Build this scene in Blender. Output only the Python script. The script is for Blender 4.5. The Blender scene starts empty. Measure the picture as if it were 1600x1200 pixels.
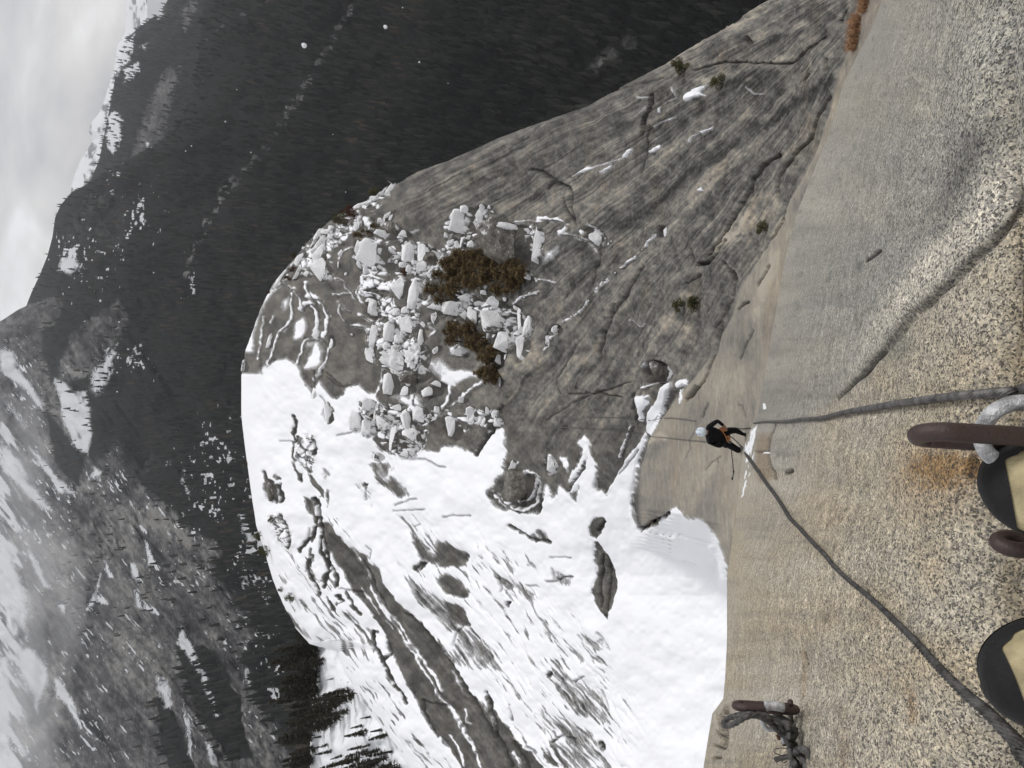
import bpy, bmesh, math, random
import numpy as np
from mathutils import Vector, Matrix, noise as mnoise
random.seed(7)
RNG = np.random.default_rng(11)
SC = bpy.context.scene
COL = SC.collection
# ------------------------------------------------------------------ camera
FOC = 1155.0                                   # focal length in photo pixels (1600 wide)
PITCH = math.radians(30.0)
FW = np.array([0, math.cos(PITCH), -math.sin(PITCH)])
UP = np.array([0, math.sin(PITCH), math.cos(PITCH)])
RT = np.array([1.0, 0, 0])
cam_d = bpy.data.cameras.new('camera'); cam = bpy.data.objects.new('camera', cam_d); COL.objects.link(cam)
cam_d.sensor_width = 36.0; cam_d.lens = 36.0 * FOC / 1600.0
cam_d.clip_start = 0.05; cam_d.clip_end = 60000
# the phone was held on its side: image left is the world's up, image up is the world's right
X = -UP; Y = RT; Zc = -FW
cam.matrix_world = Matrix(((X[0], Y[0], Zc[0], 0), (X[1], Y[1], Zc[1], 0), (X[2], Y[2], Zc[2], 0), (0, 0, 0, 1)))
SC.camera = cam

def unproj(px, py, Z):
    px = np.asarray(px, float); py = np.asarray(py, float); Z = np.asarray(Z, float)
    a = (600 - py) / FOC; b = (px - 800) / FOC
    return (FW + a[..., None] * RT - b[..., None] * UP) * Z[..., None]
ZM = dict(I=(0, 0, 1), A=(350, 250, 4), B=(350, 500, 4), C=(650, 300, 4), D=(700, 550, 2.963), E=(380, 560, 5), F=(380, 760, 5),
          G=(800, 0, 3.077), H=(900, 250, 3), K=(480, 280, 6.667), J=(700, 950, 4.8), M=(700, 800, 3), L=(1100, 400, 2.667),
          N=(1100, 850, 3.2), P=(1050, 620, 8), Q=(0, 0, 3), R=(0, 400, 3), T=(0, 800, 3), U=(1350, 580, 3.75), W=(1450, 900, 4),
          X=(1080, 1060, 6.667), S=(380, 800, 3))
def cv(z, pts):
    ox, oy, s = ZM[z]
    return [(ox + x / s, oy + y / s) for x, y in pts]
# ------------------------------------------------------------------ numpy noise
def _hash(ix, iy, seed):
    h = (ix.astype(np.int64) * 374761393 + iy.astype(np.int64) * 668265263 + seed * 974634777) & 0xffffffff
    h = ((h ^ (h >> 13)) * 1274126177) & 0xffffffff
    h = h ^ (h >> 16)
    return (h & 0xffff) / 65535.0
def vnoise(x, y, seed=0):
    x = np.asarray(x, float); y = np.asarray(y, float)
    ix = np.floor(x); iy = np.floor(y); fx = x - ix; fy = y - iy
    fx = fx * fx * fx * (fx * (fx * 6 - 15) + 10); fy = fy * fy * fy * (fy * (fy * 6 - 15) + 10)
    a = _hash(ix, iy, seed); b = _hash(ix + 1, iy, seed); c = _hash(ix, iy + 1, seed); d = _hash(ix + 1, iy + 1, seed)
    return (a + (b - a) * fx) * (1 - fy) + (c + (d - c) * fx) * fy
def fbm(x, y, seed=0, octv=4, gain=.5):
    s = 0; a = 1; t = 0
    for i in range(octv):
        s = s + a * (vnoise(x, y, seed + i * 17) - .5) * 2; t += a
        x = x * 2.03 + 3.1; y = y * 2.03 + 1.7; a *= gain
    return s / t
def cells(x, y, seed=0, jit=.9):
    ix = np.floor(x); iy = np.floor(y); F1 = np.full(x.shape, 9.); F2 = F1.copy(); ID = np.zeros(x.shape); CX = np.zeros(x.shape); CY = np.zeros(x.shape)
    for dx in (-1, 0, 1):
        for dy in (-1, 0, 1):
            cx = ix + dx; cy = iy + dy; qx = cx + .5 + jit * (_hash(cx, cy, seed) - .5); qy = cy + .5 + jit * (_hash(cx, cy, seed + 1) - .5)
            d = np.hypot(x - qx, y - qy); n = d < F1; F2 = np.where(n, F1, np.minimum(F2, d)); F1 = np.where(n, d, F1)
            ID = np.where(n, _hash(cx, cy, seed + 2), ID); CX = np.where(n, x - qx, CX); CY = np.where(n, y - qy, CY)
    return F1, F2, ID, CX, CY
def sst(a, b, x):
    t = np.clip((x - a) / (b - a), 0, 1); return t * t * (3 - 2 * t)
# ------------------------------------------------------------------ 2-D distance helpers
def seg_dist(px, py, pts, closed=False):
    d = np.full(px.shape, 1e9); sgn = np.zeros(px.shape); n = len(pts)
    for i in range(n if closed else n - 1):
        x0, y0 = pts[i]; x1, y1 = pts[(i + 1) % n]
        dx, dy = x1 - x0, y1 - y0; L = dx * dx + dy * dy + 1e-9
        t = np.clip(((px - x0) * dx + (py - y0) * dy) / L, 0, 1)
        e = np.hypot(px - x0 - t * dx, py - y0 - t * dy)
        m = e < d; d = np.where(m, e, d)
        sgn = np.where(m, np.sign((px - x0) * dy - (py - y0) * dx), sgn)
    return d, sgn
def inside(px, py, pts):
    r = np.zeros(px.shape, bool); n = len(pts)
    for i in range(n):
        x0, y0 = pts[i]; x1, y1 = pts[(i + 1) % n]
        if y0 == y1: continue
        c = ((y0 > py) != (y1 > py)) & (px < (x1 - x0) * (py - y0) / (y1 - y0) + x0)
        r ^= c
    return r
def bbsel(px, py, pts, mg):
    xs = [p[0] for p in pts]; ys = [p[1] for p in pts]
    return (px > min(xs) - mg) & (px < max(xs) + mg) & (py > min(ys) - mg) & (py < max(ys) + mg)
def poly_mask(px, py, pts, soft):
    out = np.zeros(px.shape); s = bbsel(px, py, pts, soft + 1)
    if not s.any(): return out
    x, y = px[s], py[s]; d, _ = seg_dist(x, y, pts, True); ins = inside(x, y, pts)
    out[s] = np.clip(np.where(ins, d, -d) / soft * .5 + .5, 0, 1); return out
def stroke(px, py, pts, w, soft=1.5, taper=False):
    out = np.zeros(px.shape); s = bbsel(px, py, pts, float(np.max(w)) + soft + 1)
    if not s.any(): return out
    x, y = px[s], py[s]; d, _ = seg_dist(x, y, pts)
    if hasattr(w, 'shape') and w.shape: w = w[s]
    out[s] = np.clip((w - d) / soft * .5 + .5, 0, 1); return out
# ------------------------------------------------------------------ materials
def new_mat(name):
    m = bpy.data.materials.new(name); m.use_nodes = True; nt = m.node_tree
    for n in list(nt.nodes): nt.nodes.remove(n)
    o = nt.nodes.new('ShaderNodeOutputMaterial'); b = nt.nodes.new('ShaderNodeBsdfPrincipled')
    nt.links.new(b.outputs[0], o.inputs[0]); return m, nt, b
class NT:
    """small helper to write node graphs in one line each"""
    def __init__(s, nt): s.nt = nt
    def _in(s, sock, v):
        if v is None: return
        if isinstance(v, bpy.types.NodeSocket): s.nt.links.new(v, sock)
        else: sock.default_value = v
    def coord(s, kind='Object'): return s.nt.nodes.new('ShaderNodeTexCoord').outputs[kind]
    def attr(s, name, out='Fac'):
        n = s.nt.nodes.new('ShaderNodeAttribute'); n.attribute_name = name; return n.outputs[out]
    def noise(s, vec, scale, detail=4, rough=.55, dist=0, out=0):
        n = s.nt.nodes.new('ShaderNodeTexNoise'); s._in(n.inputs['Vector'], vec); n.inputs['Scale'].default_value = scale
        n.inputs['Detail'].default_value = detail; n.inputs['Roughness'].default_value = rough; n.inputs['Distortion'].default_value = dist
        return n.outputs[out]
    def voro(s, vec, scale, feature='F1', out='Distance', rnd=1):
        n = s.nt.nodes.new('ShaderNodeTexVoronoi'); n.feature = feature; s._in(n.inputs['Vector'], vec); n.inputs['Scale'].default_value = scale
        n.inputs['Randomness'].default_value = rnd; return n.outputs[out]
    def map(s, vec, scale=(1, 1, 1), rot=(0, 0, 0)):
        n = s.nt.nodes.new('ShaderNodeMapping'); s._in(n.inputs['Vector'], vec); n.inputs['Scale'].default_value = scale; n.inputs['Rotation'].default_value = rot
        return n.outputs[0]
    def ramp(s, f, stops, interp='LINEAR'):
        n = s.nt.nodes.new('ShaderNodeValToRGB'); s._in(n.inputs[0], f); cr = n.color_ramp; cr.interpolation = interp
        while len(cr.elements) < len(stops): cr.elements.new(.5)
        for e, (p, c) in zip(cr.elements, stops):
            e.position = p; e.color = (c, c, c, 1) if not hasattr(c, '__len__') else (*c[:3], 1)
        return n.outputs[0]
    def mix(s, f, a, b, mode='MIX'):
        n = s.nt.nodes.new('ShaderNodeMix'); n.data_type = 'RGBA'; n.blend_type = mode
        s._in(n.inputs[0], f)
        for sock, v in ((n.inputs[6], a), (n.inputs[7], b)):
            if isinstance(v, (int, float)): v = (v, v, v, 1)
            elif isinstance(v, tuple) and len(v) == 3: v = (*v, 1)
            s._in(sock, v)
        return n.outputs[2]
    def math(s, op, a, b=None, c=None):
        n = s.nt.nodes.new('ShaderNodeMath'); n.operation = op
        s._in(n.inputs[0], a)
        if b is not None: s._in(n.inputs[1], b)
        if c is not None: s._in(n.inputs[2], c)
        return n.outputs[0]
    def mrange(s, v, a, b, c=0, d=1, smooth=False):
        n = s.nt.nodes.new('ShaderNodeMapRange'); s._in(n.inputs[0], v)
        if smooth: n.interpolation_type = 'SMOOTHSTEP'
        for i, x in enumerate((a, b, c, d)): n.inputs[i + 1].default_value = x
        return n.outputs[0]
    def bump(s, h, strength, dist, normal=None):
        n = s.nt.nodes.new('ShaderNodeBump'); s._in(n.inputs['Height'], h); n.inputs['Strength'].default_value = strength
        n.inputs['Distance'].default_value = dist
        if normal is not None: s._in(n.inputs['Normal'], normal)
        return n.outputs[0]
    def nz(s, comp=2):
        g = s.nt.nodes.new('ShaderNodeNewGeometry'); p = s.nt.nodes.new('ShaderNodeSeparateXYZ'); s.nt.links.new(g.outputs['Normal'], p.inputs[0]); return p.outputs[comp]
    def dotn(s, d):
        g = s.nt.nodes.new('ShaderNodeNewGeometry'); n = s.nt.nodes.new('ShaderNodeVectorMath'); n.operation = 'DOT_PRODUCT'
        s.nt.links.new(g.outputs['Normal'], n.inputs[0]); n.inputs[1].default_value = d; return n.outputs['Value']
def simple(name, col, rough=.6, metal=0, var=.25, scale=30, bump=0, bscale=80, col2=None, vec='Object', spec=None):
    m, nt, b = new_mat(name); N = NT(nt); c = N.coord(vec)
    f = N.noise(c, scale, 5, .6)
    c2 = col2 if col2 else tuple(x * (1 - var) for x in col)
    out = N.mix(N.mrange(f, .35, .65), tuple(min(1, x * (1 + var * .5)) for x in col), c2)
    nt.links.new(out, b.inputs['Base Color']); b.inputs['Roughness'].default_value = rough; b.inputs['Metallic'].default_value = metal
    if spec is not None: b.inputs['Specular IOR Level'].default_value = spec
    if bump: nt.links.new(N.bump(N.noise(c, bscale, 4, .6), bump, .01), b.inputs['Normal'])
    return m
# ------------------------------------------------------------------ objects
def tag(o, label=None, cat=None, group=None, kind=None):
    if label: o['label'] = label
    if cat: o['category'] = cat
    if group: o['group'] = group
    if kind: o['kind'] = kind
    return o
def empty(name, loc, label=None, cat=None, group=None):
    o = bpy.data.objects.new(name, None); COL.objects.link(o); o.location = tuple(loc); o.empty_display_size = .1
    return tag(o, label, cat, group)
def mesh_np(name, V, F, mat, smooth=True, parent=None, attrs=None, origin=None):
    me = bpy.data.meshes.new(name); V = np.asarray(V, np.float64); F = np.asarray(F, np.int32)
    if origin is not None: V = V - np.asarray(origin)
    me.vertices.add(len(V)); me.vertices.foreach_set('co', V.astype(np.float32).ravel())
    k = F.shape[1]; me.loops.add(F.size); me.loops.foreach_set('vertex_index', F.ravel())
    me.polygons.add(len(F)); me.polygons.foreach_set('loop_start', np.arange(0, F.size, k, dtype=np.int32)); me.polygons.foreach_set('loop_total', np.full(len(F), k, np.int32))
    me.polygons.foreach_set('use_smooth', np.full(len(F), smooth, bool))
    me.update(calc_edges=True); me.validate()
    for an, av in (attrs or {}).items():
        if av.ndim == 2:
            a = me.attributes.new(an, 'FLOAT_COLOR', 'POINT'); c = np.ones((len(V), 4), np.float32); c[:, :3] = av; a.data.foreach_set('color', c.ravel())
        else:
            a = me.attributes.new(an, 'FLOAT', 'POINT'); a.data.foreach_set('value', av.astype(np.float32).ravel())
    if mat: me.materials.append(mat)
    o = bpy.data.objects.new(name, me); COL.objects.link(o)
    if origin is not None: o.location = tuple(origin)
    if parent: o.parent = parent
    return o
def grid_faces(nr, nc, flip=False):
    i = np.arange(nr - 1)[:, None] * nc + np.arange(nc - 1)[None, :]
    q = np.stack([i, i + 1, i + nc + 1, i + nc], -1).reshape(-1, 4)
    return q[:, ::-1] if flip else q
def grid_normals(P):
    du = np.gradient(P, axis=1); dv = np.gradient(P, axis=0)
    n = np.cross(du, dv); n /= np.linalg.norm(n, axis=-1, keepdims=True) + 1e-12
    s = np.sign((n * -P).sum(-1, keepdims=True)); s[s == 0] = 1
    return n * s
# ================================================================== shared sheet functions
def itp(x, pts): xs, ys = zip(*pts); return np.interp(x, xs, ys)
# silhouette of the shoulder dome (photo column for each photo row)
S2 = [(-80, 1330), (-60, 1290), (0, 1200), (60, 1100), (100, 1040), (130, 980), (165, 918), (185, 862), (215, 780), (250, 702), (268, 652), (292, 612),
      (318, 562), (340, 522), (362, 496), (390, 470), (420, 446), (445, 426), (480, 408), (520, 394), (550, 383), (580, 378), (650, 378), (700, 384), (760, 392),
      (820, 401), (860, 414), (905, 427), (950, 446), (980, 462), (1005, 484), (1017, 526), (1053, 541), (1097, 568), (1130, 594), (1160, 614), (1197, 641), (1240, 668), (1330, 730)]
# edge of the near slab, left edge in the photo
I1 = [(-130, 1410), (0, 1383), (50, 1363), (100, 1335), (133, 1318), (200, 1300), (233, 1286), (333, 1246), (400, 1228), (480, 1214), (560, 1200), (640, 1186), (662, 1177),
      (685, 1168), (705, 1161), (740, 1157), (800, 1150), (870, 1140), (900, 1136), (1000, 1136), (1060, 1133), (1092, 1130), (1115, 1113), (1150, 1107), (1200, 1099), (1330, 1075)]
ZB1 = [(-130, 4.6), (0, 5), (200, 8), (400, 11), (660, 10.5), (760, 9), (870, 5.6), (1000, 3.9), (1200, 3.4), (1330, 3.2)]
def Z1(px, py):
    I = itp(py, I1); t = (px - I) / (1600 - I); wb = 1 / itp(py, ZB1); w0 = 1.05
    g = np.where(t < 1, 1 - (1 - np.clip(t, 0, 1)) ** 1.75, 1 + (t - 1) * .62)
    return 1 / (wb + (w0 - wb) * g)
# rim of the climber's slab (everything left of it lies farther off)
RIM = [(-130, 1362), (0, 1342), (43, 1331), (80, 1327), (110, 1314), (170, 1298), (233, 1274), (287, 1248), (310, 1234), (383, 1194), (450, 1160), (500, 1140), (560, 1108),
       (600, 1076), (640, 1042), (680, 1016), (730, 1000), (800, 1000), (826, 1003), (834, 1060), (850, 1116), (870, 1125), (905, 1139), (925, 1200), (960, 1300), (1400, 1400)]
TSx = np.log([[350, 240], [500, 190], [700, 125], [900, 68], [1000, 46], [1050, 36], [1100, 27], [1165, 18.5], [1200, 15], [1250, 11.6], [1300, 9], [1350, 7.3], [1450, 5.6]])
TSX = np.array([350, 500, 700, 900, 1000, 1050, 1100, 1165, 1200, 1250, 1300, 1350, 1450.]); TSV = TSx[:, 1]
TOX = np.array([350, 400, 500, 600, 700, 800, 900, 1000, 1100, 1200, 1350, 1450.])
TOY = np.array([-100, 0, 300, 600, 750, 900, 1200, 1350.])
TOV = np.log(np.array([[280, 260, 200, 150, 118, 92, 68, 52, 41, 31, 18, 13], [280, 260, 200, 150, 118, 92, 68, 52, 41, 31, 18, 13], [270, 250, 200, 158, 122, 95, 70, 50, 37, 28, 17, 13],
    [265, 240, 195, 158, 125, 95, 66, 46, 33, 24, 15, 12], [265, 240, 195, 158, 125, 96, 72, 58, 46, 37, 26, 22], [265, 240, 205, 165, 128, 100, 80, 67, 58, 52, 45, 40],
    [270, 250, 215, 170, 132, 105, 84, 70, 60, 54, 47, 42], [270, 250, 215, 170, 132, 105, 84, 70, 60, 54, 47, 42]], float))
def bilin(px, py, X, Y, V):
    def cell(v, A):
        i = np.clip(np.searchsorted(A, v) - 1, 0, len(A) - 2); t = np.clip((v - A[i]) / (A[i + 1] - A[i]), 0, 1); return i, t
    i, tx = cell(px, X); j, ty = cell(py, Y)
    return (V[j, i] * (1 - tx) + V[j, i + 1] * tx) * (1 - ty) + (V[j + 1, i] * (1 - tx) + V[j + 1, i + 1] * tx) * ty
def smooth_bilin(px, py, X, Y, V, r=22, ry=30):
    s = 0
    for dx, dy, w in ((0, 0, 2), (r, 0, 1), (-r, 0, 1), (0, ry, 1), (0, -ry, 1), (r, ry, .5), (-r, ry, .5), (r, -ry, .5), (-r, -ry, .5)):
        s = s + w * bilin(px + dx, py + dy, X, Y, V)
    return s / 8.0
def lz2(px, py):
    rim = itp(py, RIM); d = px - rim
    inn = (np.interp(px - 18, TSX, TSV) + np.interp(px + 18, TSX, TSV) + np.interp(px, TSX, TSV)) / 3
    out = smooth_bilin(px, py, TOX, TOY, TOV)
    k = sst(-5, 2, d); ws = sst(770, 800, py) * sst(935, 900, py)
    if np.any(ws > 0):
        km = 0
        for dy in range(-30, 31, 6): km = km + sst(-14, 14, px - itp(py + dy, RIM))
        k = k * (1 - ws) + ws * km / 11
    lz = out * (1 - k) + inn * k
    ds = np.clip(px - itp(py, S2), 0, None) / 70
    return lz + .16 * (1 - np.sqrt(1 - np.clip(1 - ds, 0, 1) ** 2))
# ================================================================== traced features on the shoulder dome
def L(z, *pts): return cv(z, pts)
SNOWFIELD = [(340, 590)] + L('E', (-20, 120), (90, 120), (130, 60), (230, 20), (330, 0), (420, 60), (450, 130), (470, 200), (525, 260), (600, 190), (640, 240), (700, 310), (760, 312), (810, 280), (850, 230),
    (920, 210), (1000, 270), (1045, 310), (1090, 370), (1040, 600), (1020, 640), (1060, 730), (1200, 765), (1300, 730), (1440, 715), (1550, 740), (1600, 680)) + \
    L('D', (60, 450), (125, 475), (150, 430), (180, 370), (230, 352), (250, 400), (255, 500), (240, 560), (195, 640), (215, 705), (260, 735), (380, 745), (430, 738), (450, 690), (460, 620), (490, 690), (520, 620), (560, 650), (600, 690), (640, 540),
      (680, 600), (700, 650), (720, 640), (735, 662), (800, 590), (880, 520), (870, 640), (865, 730), (885, 810), (895, 825), (960, 790), (1020, 740), (1060, 725), (1100, 765), (1165, 775), (1200, 800), (1235, 850), (1265, 920), (1290, 1000)) + \
    [(1150, 930), (1300, 960), (1400, 1400), (300, 1400)]
# (kind, zoom, softness/width, strength, points)
PA = [  # area operations, in order: snow + or -
 ('+', 'D', 2, 1, [(1045, 135), (1005, 150), (965, 215), (930, 270), (910, 330), (912, 372), (935, 382), (965, 340), (1000, 250), (1045, 165)]),
 ('+', 'D', 2, 1, [(905, 380), (870, 440), (820, 500), (790, 560), (770, 600), (735, 662), (765, 640), (820, 590), (870, 540), (890, 470), (918, 410)]),
 ('+', 'D', 2, 1, [(1075, 125), (1100, 120), (1105, 150), (1085, 165), (1070, 150)]),
 ('+', 'D', 2, 1, [(1090, 175), (1085, 215), (1068, 240), (1070, 200)]),
 ('+', 'D', 3, 1, [(995, 60), (1020, 70), (1030, 100), (1010, 130), (990, 140), (1005, 100)]),
 ('+', 'D', 2, .9, [(870, 205), (930, 200), (925, 240), (900, 270), (885, 330), (865, 325), (880, 260)]),
 ('+', 'D', 3, .8, [(630, 385), (655, 400), (662, 450), (630, 530), (590, 600), (562, 600), (600, 530), (630, 450), (600, 420)]),
 ('+', 'D', 3, .9, [(660, 460), (690, 520), (700, 600), (690, 625), (650, 560), (600, 640), (560, 660), (580, 620), (640, 540)]),
 ('+', 'D', 3, .8, [(520, 490), (550, 490), (565, 550), (540, 530)]),
 ('+', 'G', 2, .9, [(835, 460), (900, 420), (935, 405), (905, 450), (935, 460), (880, 470), (835, 485)]),
 ('+', 'G', 2, 1, [(650, 730), (700, 700), (705, 712), (670, 735)]), ('+', 'G', 2, .9, [(890, 630), (950, 608), (940, 622), (905, 638)]), ('+', 'G', 2, .9, [(510, 750), (545, 718), (560, 720), (530, 752)]),
 ('+', 'G', 2, 1, [(680, 540), (690, 515), (702, 515), (692, 542)]), ('+', 'G', 2, .8, [(420, 830), (470, 790), (480, 795), (440, 832)]), ('+', 'G', 2, .7, [(330, 830), (370, 800), (390, 805), (350, 835)]),
 ('+', 'G', 2, 1, [(898, 915), (918, 903), (925, 915), (905, 925)]),
 ('+', 'A', 2, 1, [(865, 720), (930, 710), (1020, 760), (1020, 820), (960, 815), (900, 835), (845, 830)]), ('-', 'A', 3, 1, [(885, 760), (920, 735), (955, 755), (955, 800), (900, 815), (875, 800)]),
 ('+', 'A', 3, .7, [(780, 410), (870, 380), (860, 410), (800, 440)]), ('+', 'A', 3, .8, [(1170, 460), (1220, 440), (1190, 465)]),
 ('+', 'A', 5, .75, [(380, 870), (410, 860), (400, 900), (370, 930), (350, 920)]), ('+', 'A', 4, .8, [(430, 1010), (480, 985), (495, 1040), (470, 1100), (440, 1120), (418, 1080)]),
 ('+', 'A', 4, .9, [(130, 1200), (150, 1130), (175, 1060), (215, 960), (260, 860), (300, 800), (330, 740), (400, 670), (340, 780), (290, 840), (240, 920), (190, 1060), (175, 1200)]),
 ('+', 'B', 5, .8, [(500, 140), (570, 140), (605, 200), (600, 260), (570, 290), (500, 300)]), ('-', 'B', 3, .9, [(500, 160), (545, 150), (520, 240), (500, 280), (460, 260)]),
 ('+', 'B', 4, .7, [(350, 60), (400, 0), (360, 70)]), ('+', 'A', 3, .9, [(535, 1060), (575, 1030), (585, 1080), (560, 1110), (540, 1100)]),
 ('+', 'B', 6, .85, [(1430, 320), (1500, 315), (1560, 350), (1480, 350), (1450, 400), (1420, 400)]), ('+', 'B', 8, .7, [(1080, 480), (1180, 470), (1230, 470), (1250, 540), (1180, 540)]),
 ('+', 'B', 6, .6, [(1290, 250), (1390, 250), (1430, 320), (1400, 400), (1340, 350)]), ('+', 'C', 3, .95, [(225, 970), (270, 955), (300, 980), (315, 1000), (280, 1025), (240, 1015)]),
 ('+', 'C', 4, .9, [(160, 1180), (230, 1130), (300, 1120), (370, 1150), (290, 1160), (230, 1200)]), ('+', 'C', 5, .7, [(800, 430), (830, 380), (890, 340), (890, 370), (850, 410), (805, 450)]),
 ('+', 'C', 3, .9, [(1545, 1070), (1575, 1110), (1575, 1150), (1540, 1170), (1560, 1120)]), ('+', 'C', 3, .8, [(1130, 620), (1200, 550), (1215, 535), (1210, 560), (1160, 600), (1135, 630)]),
 # rock showing through the snow field
 ('-', 'I', 3, 1, [(540, 850), (563, 867), (593, 910), (620, 940), (663, 987), (700, 1033), (705, 1040), (733, 1083), (767, 1117), (793, 1160), (813, 1200), (840, 1260), (760, 1260), (720, 1200), (700, 1173), (663, 1127), (633, 1073), (613, 1030), (593, 990), (567, 947), (547, 923), (523, 887), (507, 850), (500, 815), (520, 820)]),
 ('-', 'F', 3, 1, [(890, 510), (950, 530), (1040, 640), (1100, 800), (1190, 860), (1190, 930), (1100, 930), (1000, 790), (930, 640), (880, 570)]),
 ('-', 'J', 2, .95, [(260, 640), (290, 660), (330, 740), (400, 850), (440, 890), (520, 1010), (620, 1090), (690, 1180), (690, 1250), (480, 1250), (420, 1100), (340, 950), (300, 800)]),
 ('-', 'J', 2, .9, [(740, 990), (790, 1040), (850, 1130), (890, 1210), (850, 1210), (790, 1110)]), ('-', 'J', 2, .9, [(680, 1050), (730, 1090), (800, 1170), (800, 1210), (760, 1200), (700, 1130)]),
 ('-', 'E', 5, .95, [(980, 840), (1010, 840), (1050, 930), (1110, 960), (1160, 930), (1220, 970), (1280, 1060), (1270, 1090), (1210, 1090), (1130, 1040), (1040, 990), (990, 900)]),
 ('-', 'E', 4, .9, [(1040, 830), (1080, 820), (1120, 840), (1110, 890), (1060, 870)]),
 ('-', 'F', 4, .95, [(1220, 230), (1260, 240), (1320, 310), (1370, 400), (1440, 440), (1600, 430), (1640, 500), (1660, 600), (1560, 600), (1480, 590), (1400, 570), (1360, 500), (1330, 410), (1290, 300)]),
 ('+', 'F', 6, .8, [(1430, 440), (1510, 430), (1520, 500), (1490, 540), (1450, 500)]),
 ('-', 'M', 3, .95, [(0, 140), (50, 170), (100, 200), (90, 250), (0, 260), (-40, 250)]), ('-', 'M', 3, .95, [(0, 280), (50, 310), (105, 370), (95, 400), (0, 380), (-30, 320)]),
 ('-', 'M', 3, .95, [(0, 415), (60, 430), (105, 530), (60, 540), (-10, 500)]), ('-', 'M', 4, .5, [(20, 560), (100, 550), (150, 600), (215, 670), (190, 740), (100, 750), (10, 700)]),
 ('-', 'F', 4, .45, [(1240, 700), (1330, 720), (1600, 900), (1640, 1050), (1700, 1150), (1560, 1150), (1450, 1000), (1380, 900)]),
 ('-', 'E', 7, .9, [(460, 105), (500, 100), (510, 130), (500, 180), (475, 170)]),
 ('-', 'E', 2, 1, [(150, 985), (165, 960), (210, 980), (245, 1040), (250, 1130), (230, 1130), (180, 1090), (155, 1030)]), ('-', 'E', 2, 1, [(350, 790), (385, 830), (430, 930), (435, 960), (410, 950), (375, 880)]),
 ('-', 'E', 2, .95, [(480, 880), (550, 940), (610, 1040), (625, 1100), (590, 1080), (520, 990)]), ('-', 'E', 2, .95, [(628, 1010), (650, 1030), (662, 1120), (655, 1165), (640, 1100)]),
 ('-', 'F', 3, .95, [(450, 90), (510, 110), (545, 180), (540, 250), (500, 220), (465, 140)]), ('-', 'E', 5, .6, [(600, 840), (690, 840), (700, 900), (640, 960), (600, 900)]),
 ('-', 'M', 2, 1, [(680, 60), (705, 15), (740, 25), (740, 65), (715, 120), (690, 100)]), ('-', 'M', 2, 1, [(690, 200), (695, 135), (715, 130), (740, 190), (765, 250), (788, 350), (775, 440), (765, 500), (745, 480), (705, 430), (680, 380), (705, 290)]),
 ('-', 'M', 3, .6, [(435, 75), (470, 85), (495, 130), (450, 135), (380, 110), (330, 90), (390, 105)]),
 ('-', 'M', 5, .48, [(620, 560), (700, 590), (740, 570), (768, 640), (745, 660), (700, 650)]), ('-', 'M', 4, .6, [(620, 590), (680, 650), (745, 700), (740, 720), (690, 700), (640, 640)]),
 ('-', 'M', 6, .47, [(480, 740), (560, 770), (620, 780), (700, 830), (750, 930), (760, 1010), (690, 990), (600, 950), (500, 840)]), ('-', 'M', 6, .48, [(410, 920), (480, 930), (600, 990), (720, 1090), (700, 1110), (560, 1070), (500, 1080), (440, 1030)]),
 ('-', 'M', 5, .46, [(480, 1080), (560, 1070), (700, 1110), (860, 1200), (600, 1250), (540, 1180)]), ('-', 'M', 5, .55, [(240, 290), (290, 310), (380, 370), (440, 440), (530, 550), (480, 520), (400, 420), (330, 370), (250, 330)]),
 ('-', 'M', 4, .45, [(350, 180), (420, 240), (440, 300), (370, 250)]), ('-', 'M', 5, .45, [(500, 255), (560, 270), (610, 300), (600, 350), (540, 330), (500, 310)]),
 ('-', 'E', 6, .45, [(830, 950), (900, 970), (1010, 1090), (1060, 1170), (960, 1190), (880, 1100), (810, 1000)]), ('-', 'E', 6, .45, [(930, 820), (1100, 790), (1200, 850), (1230, 920), (1330, 1020), (1400, 1080), (1290, 1080), (1180, 900), (1000, 1000), (950, 900)]),
]
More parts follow.
